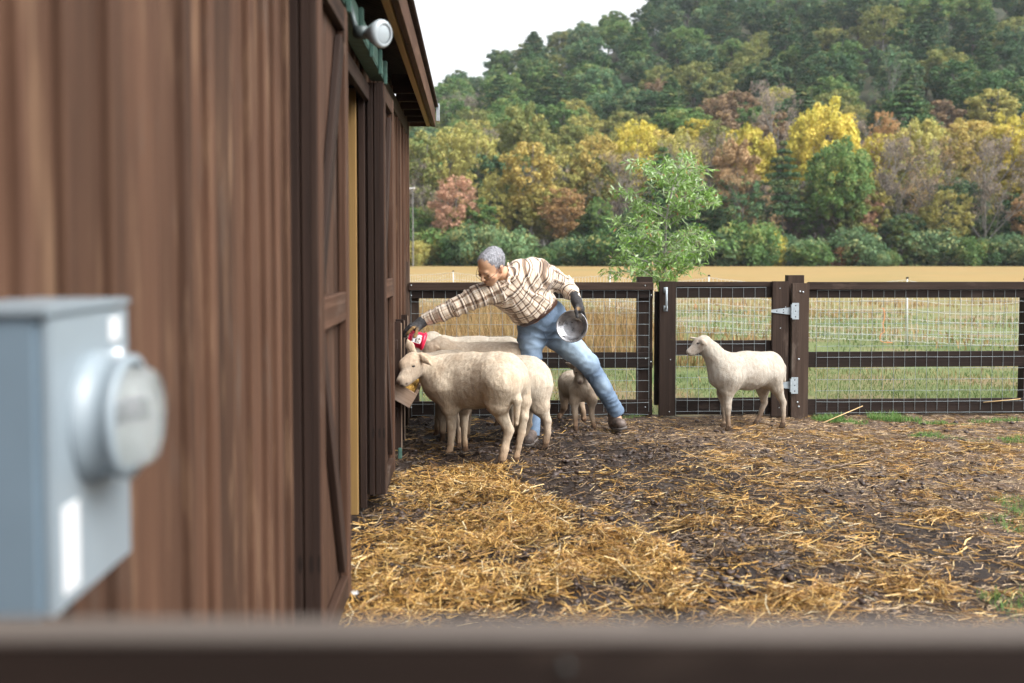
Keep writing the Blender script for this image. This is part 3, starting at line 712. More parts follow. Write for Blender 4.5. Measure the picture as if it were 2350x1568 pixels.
feat(1780, 235, 110, 152, 'bare_a', 'mauve', 'mauve brown bare crown between two yellow trees')
feat(2010, 300, 130, 148, 'loose_a', 'yellow', 'yellow tree right of the tallest yellow crown')
feat(2105, 268, 150, 147, 'round_a', 'ygreen', 'yellow green tree above the mauve grey bare tree')
feat(2210, 280, 150, 146, 'round_c', 'gold', 'golden yellow tree above the pale trunked tree')
feat(2320, 255, 170, 145, 'round_b', 'yellow', 'bright yellow tree in the top row at the right edge')
feat(2020, 250, 90, 151, 'loose_b', 'orange', 'small orange and yellow tree below the dead white tree')
feat(2400, 300, 160, 140, 'round_a', 'gold', 'golden tree just past the right edge')
feat(1455, 270, 150, 150, 'loose_a', 'yellow', 'yellow tree above and left of the young oak')
feat(1555, 300, 150, 148, 'round_b', 'ygreen', 'yellow green tree above the young oak')
feat(1370, 300, 140, 147, 'loose_a', 'gold', 'speckled gold tree in the middle of the slope')
feat(1300, 330, 140, 146, 'loose_b', 'ygreen', 'speckled yellow green tree above the rust orange tree')
feat(1640, 270, 110, 153, 'loose_a', 'olive', 'olive tree left of the peach brown crown')
feat(1620, 350, 130, 139, 'bare_a', 'mauve', 'grey bare tree right of the young oak crown')
feat(1425, 380, 110, 138, 'bare_a', 'mauve', 'grey bare tree left of the young oak crown')
feat(1100, 300, 150, 146, 'loose_a', 'ygreen', 'speckled yellow tree above the salmon pink tree')
feat(960, 300, 150, 144, 'loose_b', 'olive', 'olive yellow tree against the barn corner')
feat(1030, 290, 150, 148, 'loose_a', 'ygreen', 'yellow green tree next to the barn eave')
feat(1200, 240, 150, 158, 'round_a', 'olive', 'olive tree high above the golden tree')
feat(2036, 175, 90, 176, 'bare_b', 'blue', 'dead pale tree with bare branches on the dark hillside')
def nearest(px, names=('salmon pink autumn tree', 'golden orange tree', 'rust orange tree', 'dark evergreen', 'round peach brown tree', 'dark green pine', 'big green tree', 'mauve grey nearly bare tree', 'small cone shaped cedar', 'loose yellow tree', 'pale trunked bare tree', 'orange speckled tree')):
    b = min(((abs(px-x), n, x) for x, y, n, l in FEATS if n in names), default=(0, 'young oak', px)); return b[1], ('left' if px < b[2] else 'right')
def shrub_label(x): n_, s_ = nearest(x); return f'green hedge shrub at the field edge, just {s_} of the {n_}'
# understorey shrubs along the field edge
r_ = np.random.default_rng(5)
for k in range(46):
    x = 925+k*34+r_.uniform(-16, 16); Y = r_.uniform(124, 133); h = r_.uniform(1.8, 5.8)
    p = at_field(x, Y)
    place('shrub_a' if k % 2 else 'shrub_b', p, h, h/3.2*r_.uniform(.9, 1.35), ['shrubg', 'blue', 'shrubg', 'green', 'dark'][k % 5] if k not in (1, 2, 21) else 'ygreen', shrub_label(x), 'shrub', 'shrubs along the field edge')
feat(1765, 530, 90, 128, 'shrub_b', 'yellow', 'low yellow bush under the dark green pine', 'shrub')
feat(1935, 560, 90, 127, 'shrub_a', (.2, .09, .05), 'low reddish bush under the big green tree', 'shrub')
# mixed young growth filling the woodland edge
for k in range(34):
    x = 935+k*45+r_.uniform(-18, 18); Y = r_.uniform(132, 141); c = ['green', 'olive', 'mauve', 'green', 'ygreen', 'blue', 'peach', 'dark'][int(r_.integers(8))]
    kk = ['round_a', 'tall_a', 'loose_a', 'loose_b', 'round_c', 'tall_a'][int(r_.integers(6))]; H = r_.uniform(7, 13)
    wd = {'green': 'mid green', 'olive': 'olive', 'mauve': 'greyish', 'ygreen': 'yellow green', 'blue': 'bluish green', 'peach': 'peach brown', 'dark': 'dark green'}[c]; n_, s_ = nearest(x)
    place(kk, at_field(x, Y), H, H/15*r_.uniform(1.0, 1.5), c, f'{wd} young tree at the woodland edge, just {s_} of the {n_}', 'tree', f'{wd} young trees {s_} of the {n_}')
# hillside trees
cells = []
for Y in np.arange(147, 345, 9.6):
    x0, x1 = P(900, 600, Y)[0]-6, P(2420, 600, Y)[0]+4
    step = 9.6+ (Y-140)*.018
    for X in np.arange(x0, x1, step):
        cells.append((X+r_.uniform(-3, 3), Y+r_.uniform(-3, 3)))
hill_kinds = {}
cnt = 0
for X, Y in cells:
    z = float(hill_h(np.array([X]), np.array([Y]))[0]); top = 12+5*r_.random()
    px, py = proj((X, Y, z+top))
    if py < -150 or (px < 900): continue
    if px > 1000 and py < -60 and r_.random() < .5: continue
    u = (px-950)/1400; band = 470-120*u-py            # how high on the hill
    if px < 1450:
        if py > 330: ch = ['olive', 'ygreen', 'mauve', 'olive', 'gold', 'green', 'mauve', 'ygreen']
        elif py > 210: ch = ['olive', 'green', 'ygreen', 'olive', 'blue', 'green', 'mauve', 'ygreen']
        else: ch = ['blue', 'green', 'blue', 'dark', 'green', 'olive', 'blue']
    else:
        if py > 250: ch = ['ygreen', 'gold', 'olive', 'yellow', 'mauve', 'yellow']
        elif py > 150: ch = ['green', 'dark', 'blue', 'olive', 'brown', 'dark', 'ygreen']
        else: ch = ['dark', 'pine', 'blue', 'pine', 'green', 'dark', 'blue', 'olive']
    c = ch[int(r_.integers(len(ch)))]
    if c in ('pine', 'dark') and r_.random() < .55: key = ['pine_a', 'pine_b'][int(r_.integers(2))]; H = top*1.15
    elif c == 'mauve': key = 'bare_a'; H = top*.9
    elif c in ('ygreen', 'gold', 'olive', 'yellow', 'peach'): key = ['loose_a', 'loose_b', 'round_a', 'loose_a'][int(r_.integers(4))]; H = top
    else: key = ['round_a', 'round_b', 'round_c', 'tall_a'][int(r_.integers(4))]; H = top
    words = {'dark': 'dark green', 'pine': 'dark green', 'blue': 'bluish green', 'green': 'mid green', 'olive': 'olive', 'ygreen': 'yellow green', 'gold': 'golden', 'yellow': 'yellow', 'mauve': 'greyish bare', 'brown': 'brown', 'peach': 'peach brown'}[c]
    where = 'high up' if py < 200 else 'low down'
    n_, s_ = nearest(px); side = f'above and {s_} of the {n_}'
    kd = 'conifer' if 'pine' in key else 'tree'
    place(key, (X, Y, z-.3), H, H/15*r_.uniform(1.15, 1.6), c, f'{words} {kd} {where}, {side}', 'tree', f'{words} {kd}s {where} {side}')
    cnt += 1
# the wood going on to the left behind the barn, one mass
vw = []; cm = TREES['round_a'][0]; nv = len(cm.vertices); co = np.zeros(nv*3, np.float32); cm.vertices.foreach_get('co', co); co = co.reshape(-1, 4, 3)
tn = np.zeros(nv, np.float32); cm.attributes['tint'].data.foreach_get('value', tn); tn = tn.reshape(-1, 4); vt = []
for Y in np.arange(134, 330, 15.0):
    for X in np.arange(-40-.25*Y, P(900, 600, Y)[0]-7, 11.5):
        sel = r_.choice(len(co), 1500, replace=False); q = co[sel]; c0_ = q.mean(1, keepdims=True); q = c0_+(q-c0_)*1.9; s_ = r_.uniform(.75, 1.15); x_, y_ = X+r_.uniform(-4, 4), Y+r_.uniform(-4, 4)
        z_ = max(0, float(hill_h(np.array([x_]), np.array([y_]))[0])) if y_ > 136 else 0
        vw.append(q*np.array([s_*1.25, s_*1.25, s_])+np.array([x_, y_, z_-2.0*s_])); vt.append(tn[sel])
vw = np.concatenate(vw).reshape(-1, 3); wm = mesh('wood', vw, np.arange(len(vw)).reshape(-1, 4)); attr(wm, 'tint', np.concatenate(vt).ravel()); wo_ = link('wood', wm, M_leaf, label='mixed green wood carrying on behind the barn', kind='stuff'); wo_.color = (.12, .18, .06, 1)
print('hill trees', cnt, 'all', tree_n[0])
# light pole at the far left
lp = thing('light_pole', 'pale pole with a small lamp at the field edge beside the barn', 'light pole', tuple(at_field(948, 124)))
pb = at_field(948, 124); m = MB(); m.tube([(pb[0], 124, -.5), (pb[0], 124, ht(440, 124))], [.09, .06], 8)
link('pole', m.mesh('pole', True), simple('pole_grey', (.15, .15, .145), .6), lp)
zt_ = ht(438, 124); m = MB(); m.tube([(pb[0], 124, zt_-.1), (pb[0]+.3, 123.6, zt_+.25), (pb[0]-.9, 123.4, zt_+.15)], .06, 6); m.box((pb[0]-1.1, 123.2, zt_), (pb[0]-.4, 123.6, zt_+.22))
link('lamp_head', m.mesh('lamp_head', True), simple('lamp_head_grey', (.6, .6, .6), .5), lp)

# ------------------------------------------------------------------ young oak behind the fence
OY = 11.6
ok = thing('young_oak_tree', 'young willow oak with slender pale green leaves behind the gate', 'tree', (float(P(1518, 640, OY)[0]), OY, 0))
r = np.random.default_rng(42)
tp_ = [P(x, y, OY) for x, y in ((1518, 950), (1520, 800), (1524, 650), (1527, 560), (1530, 500), (1542, 440), (1556, 390), (1570, 352))]
tp_[0][2] = -.1
m = MB(); T = smoothp(tp_, 40); m.tube(T, np.linspace(.022, .004, 40), 7)
tips = []
specs = []
k_ = 0
for side, x, y in (( -1, 1415, 448), (-1, 1455, 378), (-1, 1480, 392), (-1, 1420, 520), (-1, 1430, 560), (-1, 1400, 625), (-1, 1430, 600), (1, 1612, 400), (1, 1590, 385), (1, 1575, 365), (1, 1640, 460), (1, 1632, 448), (1, 1605, 440), (1, 1634, 550), (1, 1610, 560), (1, 1580, 540), (1, 1600, 610), (1, 1570, 620), (-1, 1470, 480), (-1, 1450, 500), (-1, 1460, 620), (1, 1590, 480), (-1, 1500, 420), (1, 1560, 470), (-1, 1490, 540), (1, 1560, 580), (-1, 1500, 590), (1, 1540, 630), (-1, 1480, 640), (1, 1548, 400), (-1, 1520, 380), (1, 1595, 430), (-1, 1445, 460), (-1, 1440, 540), (1, 1600, 530)):
    for rep in range(2):
        tip = P(x+r.normal()*9, y+r.normal()*8, OY+r.uniform(-.5, .5))
        z = tip[2]-r.uniform(.10, .30)*abs(tip[0]-T[0, 0])-.12
        i_ = int(np.argmin(abs(T[:, 2]-max(z, 1.05)))); a = T[i_]
        mid = (a+tip)/2+r.normal(size=3)*.03; mid[2] += .03
        br = smoothp([a, mid, tip], 14); m.tube(br, np.linspace(.006, .0015, 14), 4)
        L = np.linalg.norm(tip-a)
        for q in np.linspace(.22, 1, max(7, int(L*26))):
            b0 = br[int(q*13)]
            d = r.normal(size=3)*.6+(tip-a)/L*.6; d /= np.linalg.norm(d); l2 = r.uniform(.05, .15)
            e = b0+d*l2; m.tube([b0, e], [.0015, .001], 3)
            tips.append((b0, e))
link('trunk', m.mesh('trunk', True), simple('oak_bark', (.24, .23, .20), .85, 0, .25, 30), ok)
lv = []; tint = []
for b0, e in tips:
    ax = (e-b0)/np.linalg.norm(e-b0)
    for k in range(7):
        p0 = b0+(e-b0)*r.uniform(.1, 1.05); d = ax*.55+r.normal(size=3)*.6; d[2] -= .05; d /= np.linalg.norm(d)
        L = r.uniform(.05, .10); w = L*.12; s = np.cross(d, r.normal(size=3)); s /= np.linalg.norm(s)
        mid = p0+d*L*.5; e2 = p0+d*L; e2[2] -= L*.12
        lv += [p0, mid+s*w, e2, mid-s*w]; tint += [r.random()]*4
lv = np.array(lv); me = mesh('crown', lv, np.arange(len(lv)).reshape(-1, 4)); attr(me, 'tint', tint)
t = NT('oak_leaves'); at = t.n('ShaderNodeAttribute', attribute_name='tint')
c = t.ramp(at.outputs['Fac'], [(0, (.13, .25, .04)), (.45, (.22, .37, .08)), (.75, (.34, .48, .20)), (.96, (.48, .60, .38)), (1, (.4, .12, .05))])
t.col(c); t.set(Roughness=.45); tr = t.n('ShaderNodeBsdfTranslucent'); t.l(c, tr.inputs[0]); mx = t.n('ShaderNodeMixShader'); mx.inputs[0].default_value = .3
t.l(t.b.outputs[0], mx.inputs[1]); t.l(tr.outputs[0], mx.inputs[2]); t.l(mx.outputs[0], t.out.inputs[0])
link('crown', me, t.m, ok)
print('oak leaves', len(lv)//4)

# ------------------------------------------------------------------ grass beyond the fence
def blades(n, xr, yr, h, w, seed, dens=None, lean=.35, curl=True):
    r = np.random.default_rng(seed); X = r.uniform(*xr, n); Y = yr[0]+(yr[1]-yr[0])*r.random(n)**1.35
    if dens is not None: k = r.random(n) < dens(X, Y); X, Y = X[k], Y[k]
    n = len(X); H = h[0]+(h[1]-h[0])*r.random(n); a = r.uniform(0, 6.28, n); ln = r.normal(0, lean, n)*H
    Zg = ground_h(X, Y)-.01; wd = w*(1+.05*(Y-9)); b = r.uniform(0, 6.28, n)
    dx, dy = np.cos(b)*wd, np.sin(b)*wd; lx, ly = np.cos(a)*ln, np.sin(a)*ln
    v = np.stack([np.stack([X-dx, Y-dy, Zg], -1), np.stack([X+dx, Y+dy, Zg], -1), np.stack([X+dx*.8+lx*.4, Y+dy*.8+ly*.4, Zg+H*.6], -1), np.stack([X-dx*.8+lx*.4, Y-dy*.8+ly*.4, Zg+H*.6], -1), np.stack([X+lx, Y+ly, Zg+H*np.sqrt(np.clip(1-(ln/H)**2*.5, .2, 1))], -1)], 1)
    i0 = np.arange(n)*5
    f = np.concatenate([np.stack([i0, i0+1, i0+2, i0+3], -1), np.stack([i0+3, i0+2, i0+4, i0+4], -1)])
    return v.reshape(-1, 3), f, np.repeat(r.random(n), 5)
def tri_clean(f): return f
def blade_obj(name, parts, stops, label, rough=.7, cat=None):
    V = []; Fq = []; Ft = []; T_ = []; n = 0
    for v, f, ti in parts:
        k = len(f)//2; Fq.append(f[:k]+n); Ft.append(f[k:, :3]+n); V.append(v); T_.append(ti); n += len(v)
    V = np.concatenate(V); Fq = np.concatenate(Fq); Ft = np.concatenate(Ft)
    me = bpy.data.meshes.new(name); me.vertices.add(len(V)); me.vertices.foreach_set('co', V.astype(np.float32).ravel())
    lv_ = np.concatenate([Fq.ravel(), Ft.ravel()]).astype(np.int32); me.loops.add(len(lv_)); me.loops.foreach_set('vertex_index', lv_)
    ls = np.concatenate([np.arange(len(Fq))*4, len(Fq)*4+np.arange(len(Ft))*3]).astype(np.int32)
    me.polygons.add(len(ls)); me.polygons.foreach_set('loop_start', ls); me.update(calc_edges=True)
    attr(me, 'tint', np.concatenate(T_))
    t = NT(name); at = t.n('ShaderNodeAttribute', attribute_name='tint'); c = t.ramp(at.outputs['Fac'], stops); t.col(c); t.set(Roughness=rough)
    tr = t.n('ShaderNodeBsdfTranslucent'); t.l(c, tr.inputs[0]); mx = t.n('ShaderNodeMixShader'); mx.inputs[0].default_value = .25
    t.l(t.b.outputs[0], mx.inputs[1]); t.l(tr.outputs[0], mx.inputs[2]); t.l(mx.outputs[0], t.out.inputs[0])
    return link(name, me, t.m, label=label, cat=cat, kind='stuff')
def d_green(X, Y): return np.clip(.55+.9*n2(X, Y, .45, 3, 61), .05, 1)*(np.clip((X+1.5)*.5, .15, 1))
blade_obj('green_grass', [blades(42000, (-1.5, 9.5), (9.05, 13.5), (.02, .08), .0035, 1, d_green, .6), blades(24000, (-2, 14), (13, 26), (.03, .10), .006, 2, d_green, .6)],
          [(0, (.055, .10, .022)), (.5, (.12, .18, .05)), (1, (.24, .25, .11))], 'short green grass of the field behind the fence')
def d_tan(X, Y): return np.clip(.12+.9*n2(X, Y, .5, 3, 71)+.35*(X < 2.0), .02, 1)
def d_tall(X, Y): return np.clip(1.2-.35*np.maximum(X-.2-.055*Y, 0)*1.2+.9*n2(X, Y, .7, 3, 81)-.25, .0, 1)*np.clip((Y-12.3-.8*n2(X, Y, .6, 2, 82))*1.5, 0, 1)
blade_obj('dry_grass', [blades(16000, (-1.5, 10), (9.05, 15), (.03, .13), .003, 3, d_tan, .5), blades(24000, (-3, 18), (15, 40), (.05, .2), .008, 4, d_tan, .4),
                        blades(26000, (-1.8, 4.2), (12.2, 22.0), (.22, .56), .0042, 5, d_tall, .38)],
          [(0, (.15, .085, .03)), (.4, (.28, .17, .065)), (.8, (.40, .27, .12)), (1, (.20, .19, .08))], 'dry golden grass standing behind the fence')
tx = []
for zx, zy, n_, h_ in ((1180, 945, 260, .09), (1260, 960, 240, .07), (1330, 962, 160, .05), (1520, 945, 300, .10), (1640, 945, 180, .08), (1800, 962, 150, .05), (1770, 1045, 200, .05), (1860, 1052, 120, .03), (2060, 1055, 90, .03), (2110, 948, 120, .06), (2240, 940, 160, .06), (20, 935, 60, .05), (2300, 1060, 260, .05), (1940, 965, 80, .04)):
    g_ = G((1450+zx/2.557)*.992, (600+zy/2.557)*.992)
    r2 = np.random.default_rng(int(zx)); v, f, ti = blades(n_*2, (g_[0]-.13, g_[0]+.13), (min(g_[1], 8.84)-.08, min(g_[1], 8.84)+.05), (h_*.3, h_), .0022, int(zx), None, .6); tx.append((v, f, ti))
for x, y, n_ in ((2345, 1165, 500), (2340, 1385, 400), (2330, 1200, 300)):
    g_ = G(x, y); tx.append(blades(n_, (g_[0]-.12, g_[0]+.2), (g_[1]-.15, g_[1]+.15), (.02, .07), .002, x+y, None, .7))
blade_obj('grass_tufts', tx, [(0, (.06, .15, .03)), (.6, (.14, .27, .06)), (1, (.26, .34, .12))], 'small green grass tufts at the foot of the fence')
# ------------------------------------------------------------------ straw on the pen floor
def straw_density(X, Y):
    nz = n2(X, Y, 1.1, 3, 91); nf = n2(X, Y, 3.5, 3, 95)
    gold = np.clip(1.35-np.abs(Y-4.75)/1.6, 0, 1)*np.clip(1.15-np.maximum(X-.9, 0)/1.3, 0, 1)*.78
    gold2 = np.clip(1-np.abs(Y-6.3)/1.2, 0, 1)*np.clip(1-np.abs(X-.15)/1.1, 0, 1)*.75
    right = np.clip((X-1.0)/1.2, 0, 1)*.26*np.clip((8.8-Y)/1.5, .15, 1)
    near = np.clip((4.5-Y)/.8, 0, 1)*.4
    hole = np.clip((n2(X, Y, 1.7, 2, 93)+.95*n2(X, Y, 6.5, 2, 94)-.02)*2.6, 0, 1)
    D = np.clip(gold*(1+.9*nz+.7*nf)+gold2*(.6+1.1*nz+.6*nf)+right*(.7+.9*nf)+near*(.7+nf), 0, 1)*(1-.93*hole)*np.clip((7.6-Y)/.7+np.clip(X-.9, 0, 1)*2, .10, 1)
    return np.clip((D+.035+.06*nf)*(1-.5*mud_band(X, Y)), .008, 1)
def straws(n, seed, dens, L=(.05, .22), w=.0026, pitch=.22, zmax=.05, thresh=None):
    r = np.random.default_rng(seed)
    X = r.uniform(-.62, 5.6, n); Y = 3.3+(8.95-3.3)*r.random(n)**1.15
    D = dens(X, Y); k = r.random(n) < D; X, Y, D = X[k], Y[k], D[k]; n = len(X)
    a = r.uniform(0, 2*np.pi, n); ph = r.normal(0, pitch, n)*(.25+D); Ls = (L[0]+(L[1]-L[0])*r.random(n)**2)
    Z = ground_h(X, Y)+.004+r.random(n)*zmax*D
    d = np.stack([np.cos(a)*np.cos(ph), np.sin(a)*np.cos(ph), np.sin(ph)], -1)
    s = np.stack([-np.sin(a), np.cos(a), np.zeros(n)], -1)*np.cos(1.0*r.normal(size=n))[:, None]; s[:, 2] = .4*r.normal(size=n); s /= np.linalg.norm(s, axis=1)[:, None]
    bend = r.normal(0, .10, n)[:, None]*Ls[:, None]*s; bend[:, 2] -= .03*Ls
    c = np.stack([X, Y, Z], -1); wd = (w*(.6+.8*r.random(n)))[:, None]
    p0 = c-d*Ls[:, None]/2+bend; p1 = c; p2 = c+d*Ls[:, None]/2+bend
    gz0 = ground_h(p0[:, 0], p0[:, 1])+.002; gz2 = ground_h(p2[:, 0], p2[:, 1])+.002
    p0[:, 2] = np.maximum(p0[:, 2], gz0); p2[:, 2] = np.maximum(p2[:, 2], gz2)
    u = np.cross(s, d)*.7
    v = np.stack([p0-s*wd, p0+s*wd, p1-s*wd, p1+s*wd, p2-s*wd, p2+s*wd, p0+u*wd, p1+u*wd*1.2, p2+u*wd], 1).reshape(-1, 3)
    i = np.arange(n)*9
    f = np.concatenate([np.stack([i, i+6, i+7, i+2], -1), np.stack([i+6, i+1, i+3, i+7], -1), np.stack([i+2, i+7, i+8, i+4], -1), np.stack([i+7, i+3, i+5, i+8], -1)])
    return v, f, np.repeat(r.random(n), 9), np.repeat(D, 9)
def straw_obj(name, args, stops, label, rough=.55):
    v, f, ti, D = straws(*args[0], **args[1]); me = mesh(name, v, f); attr(me, 'tint', ti)
    t = NT(name); at = t.n('ShaderNodeAttribute', attribute_name='tint')
    c = t.ramp(at.outputs['Fac'], stops); gg = t.n('ShaderNodeNewGeometry'); nz = t.noise(gg.outputs['Position'], 2.5, 3, .6)
    hs = t.n('ShaderNodeHueSaturation'); t.l(c, hs.inputs['Color']); t.l(t.math('MULTIPLY_ADD', nz, 1.1, .42), hs.inputs['Value'])
    t.col(hs.outputs[0]); t.set(Roughness=rough)
    print(name, len(v)//9)
    return link(name, me, t.m, label=label, kind='stuff')
straw_obj('straw', ((150000, 5, straw_density), dict(L=(.03, .15), w=.0022, pitch=.32, zmax=.055)), [(0, (.12, .055, .011)), (.35, (.26, .132, .028)), (.7, (.42, .245, .062)), (.93, (.54, .37, .13)), (1, (.58, .50, .33))], 'loose golden straw scattered thickly over the pen floor')
def dens_long(X, Y): return np.clip(straw_density(X, Y)*.22, 0, 1)
straw_obj('long_straw', ((42000, 6, dens_long), dict(L=(.12, .32), w=.0032, pitch=.3, zmax=.06)), [(0, (.30, .16, .04)), (.5, (.48, .30, .09)), (1, (.62, .46, .21))], 'long pale straw stalks lying on top of the bedding')
def dens_thin(X, Y): return np.clip(.05+.38*np.clip((X-.6)/1.5, 0, 1)+.24*n2(X, Y, 1.6, 3, 97), .01, .55)*(1-.6*mud_band(X, Y))
straw_obj('fine_straw', ((150000, 7, dens_thin), dict(L=(.02, .12), w=.0018, pitch=.08, zmax=.008)), [(0, (.12, .075, .045)), (.5, (.27, .18, .10)), (1, (.54, .40, .24))], 'fine chopped straw trodden into the dry ground')
def dens_dark(X, Y): return np.clip(.35+.5*n2(X, Y, 1.6, 3, 99)-.12*np.maximum(X-.5, 0), .03, 1)
straw_obj('soiled_straw', ((60000, 8, dens_dark), dict(L=(.02, .12), w=.0028, pitch=.35, zmax=.03)), [(0, (.025, .015, .01)), (.6, (.07, .042, .022)), (1, (.16, .10, .05))], 'dark soiled straw mixed into the mud', .5)
# mud clods
def clods(n, seed):
    r = np.random.default_rng(seed); import bmesh
    bm = bmesh.new(); bmesh.ops.create_icosphere(bm, subdivisions=1, radius=1); bv = np.array([v.co[:] for v in bm.verts]); bf = np.array([[v.index for v in f.verts] for f in bm.faces]); bm.free()
    X = r.uniform(-.5, 4.8, n); Y = r.uniform(3.6, 8.7, n); k = r.random(n) < np.clip(.10+1.6*np.clip((n2(X, Y, 1.7, 2, 93)+.45*n2(X, Y, 5.5, 2, 94)-.05), 0, 1)+.3*(Y > 7)-.10*X, .02, 1); X, Y = X[k], Y[k]; n = len(X)
    s = .005+.015*r.random(n)**4; Z = ground_h(X, Y)+s*.4
    V = bv[None]*(1+.35*r.normal(size=(n, 12, 1)))*s[:, None, None]*np.array([1.2, 1.2, .75]); V += np.stack([X, Y, Z], -1)[:, None]
    return V.reshape(-1, 3), (bf[None]+np.arange(n)[:, None, None]*12).reshape(-1, 3)
v, f = clods(11000, 3); t = NT('mud_clod'); nz = t.noise(t.coord(), 30, 4, .6); t.col(t.ramp(nz, [(.3, (.018, .010, .008)), (.7, (.075, .048, .036))])); t.set(Roughness=.55)
link('mud_clods', mesh('mud_clods', v, f, True), t.m, label='dark clods of mud and dung between the straw', kind='stuff')
# twig and small black cap
tw = [G(x, y, .02) for x, y in ((1822, 1085), (1870, 1078), (1925, 1070), (1975, 1058), (2010, 1050), (2024, 1040))]
m = MB(); m.tube(smoothp(tw, 30)+np.random.normal(0, .003, (30, 3)), np.linspace(.007, .003, 30), 6, True); m.tube(smoothp([tw[2], G(1950, 1082, .02)], 8), [.003]*8, 5, True)
props(link('twig', m.mesh('twig', True), simple('twig_bark', (.13, .09, .06), .85, 0, .3, 40)), 'long crooked brown twig lying on the dry ground', 'twig')
q = Z2(1310, 900, FY-.1); q2 = Z2(1395, 868, FY-.12)
m = MB(); m.tube([G((1450+1160/2.557)*.992, (600+968/2.557)*.992, .02), q2], [.005, .004], 5, True)
props(link('straw_stalk', m.mesh('straw_stalk', True), simple('stalk_tan', (.5, .34, .16), .7)), 'thick tan stalk leaning on the fence beside the gate post', 'stalk')
m = MB(); m.tube([Z2(2110, 846, FY-.03), Z2(2330, 826, FY-.05)], [.005, .004], 5, True)
props(link('straw_stalk', m.mesh('straw_stalk', True), simple('stalk_tan', (.5, .34, .16), .7)), 'tan stalk caught in the mesh on the bottom rail at the right', 'stalk')
g_ = G(812, 1385)
cp = thing('plastic_cap', 'small black cap with a pale top at the foot of the near door', 'cap', tuple(g_))
link('cap_body', MB().lathe([(.0, 0), (.024, 0), (.025, .03), (.022, .034)], Matrix.Translation(g_+np.array([0, 0, .01])), 20).mesh('cap_body', True), M_black, cp)
link('cap_top', MB().lathe([(.022, .034), (.018, .04), (0, .042)], Matrix.Translation(g_+np.array([0, 0, .01])), 20).mesh('cap_top', True), simple('cap_top', (.45, .47, .48), .4), cp)
# white water bucket shadow patch of puddle
# air between the pen and the hills
hz = MB(); hz.box((-420, -70, -1.5), (480, 720, 210))
t = NT('air'); t.t.nodes.remove(t.b); pv = t.n('ShaderNodeVolumePrincipled'); pv.inputs['Color'].default_value = (.86, .92, 1.0, 1); pv.inputs['Density'].default_value = .00020; pv.inputs['Anisotropy'].default_value = .2
t.l(pv.outputs[0], t.out.inputs['Volume'])
link('haze', hz.mesh('haze'), t.m, label='thin damp air fading the wooded hill', kind='stuff')
# ------------------------------------------------------------------ bodies: smooth union of tapered limbs -> one continuous mesh
def surface_nets(D, org, h):
    s = D < 0
    nx, ny, nz = D.shape
    c = np.zeros((nx-1, ny-1, nz-1), np.int8)
    for a in (0, 1):
        for b in (0, 1):
            for d in (0, 1): c += s[a:nx-1+a, b:ny-1+b, d:nz-1+d]
    act = (c > 0) & (c < 8); idx = np.full(act.shape, -1, np.int64); I = np.argwhere(act); idx[act] = np.arange(len(I))
    acc = np.zeros((len(I), 3)); cnt = np.zeros(len(I))
    cor = [(a, b, d) for a in (0, 1) for b in (0, 1) for d in (0, 1)]
    for p in cor:
        for ax in range(3):
            if p[ax]: continue
            q = list(p); q[ax] = 1
            v0 = D[I[:, 0]+p[0], I[:, 1]+p[1], I[:, 2]+p[2]]; v1 = D[I[:, 0]+q[0], I[:, 1]+q[1], I[:, 2]+q[2]]
            m = (v0 < 0) != (v1 < 0); t = np.where(m, v0/(v0-v1+1e-12), 0)
            pt = np.array(p, float)[None]+t[:, None]*(np.array(q)-np.array(p))[None]
            acc[m] += pt[m]; cnt[m] += 1
    V = org+(I+acc/cnt[:, None])*h
    Q = []
    for ax in range(3):
        sl0 = [slice(None)]*3; sl1 = [slice(None)]*3; sl0[ax] = slice(0, -1); sl1[ax] = slice(1, None)
        cr = s[tuple(sl0)] != s[tuple(sl1)]
        E = np.argwhere(cr); o1, o2 = [(1, 2), (2, 0), (0, 1)][ax]
        E = E[(E[:, o1] > 0) & (E[:, o2] > 0) & (E[:, o1] < D.shape[o1]-1) & (E[:, o2] < D.shape[o2]-1)]
        sg = s[E[:, 0], E[:, 1], E[:, 2]]
        def cell(d1, d2):
            e = E.copy(); e[:, o1] -= d1; e[:, o2] -= d2; return idx[e[:, 0], e[:, 1], e[:, 2]]
        q = np.stack([cell(1, 1), cell(0, 1), cell(0, 0), cell(1, 0)], -1)
        q[~sg] = q[~sg][:, ::-1]; Q.append(q)
    Q = np.concatenate(Q); Q = Q[(Q >= 0).all(1)]
    return V, Q
class Prim:
    """tapered limb from a to b; flat=(direction, factor) squashes it along a direction; k = blending width; sub = carve"""
    def __init__(s, a, b, ra, rb=None, k=.03, tag=0, flat=None, sub=False):
        s.a = np.array(a, float); s.b = np.array(b, float); s.ra = ra; s.rb = ra if rb is None else rb; s.k = k; s.tag = tag; s.sub = sub
        if flat is not None:
            n = np.array(flat[0], float); n /= np.linalg.norm(n); s.n, s.f = n, flat[1]
        else: s.n = None
    def d(s, p):
        q = p-s.a; ab = s.b-s.a
        if s.n is not None: q = q+(q@s.n)[..., None]*s.n*(s.f-1); ab = ab+(ab@s.n)*s.n*(s.f-1)
        t = np.clip((q@ab)/(ab@ab+1e-12), 0, 1)
        return np.linalg.norm(q-t[..., None]*ab, axis=-1)-(s.ra+(s.rb-s.ra)*t)
def smin(a, b, k):
    h = np.clip(.5+.5*(b-a)/k, 0, 1); return b*(1-h)+a*h-k*h*(1-h)
def evalD(prims, p):
    D = None
    for q in prims:
        d = q.d(p)
        if D is None: D = d
        elif q.sub: D = -smin(-D, d, q.k)
        else: D = smin(D, d, q.k)
    return D
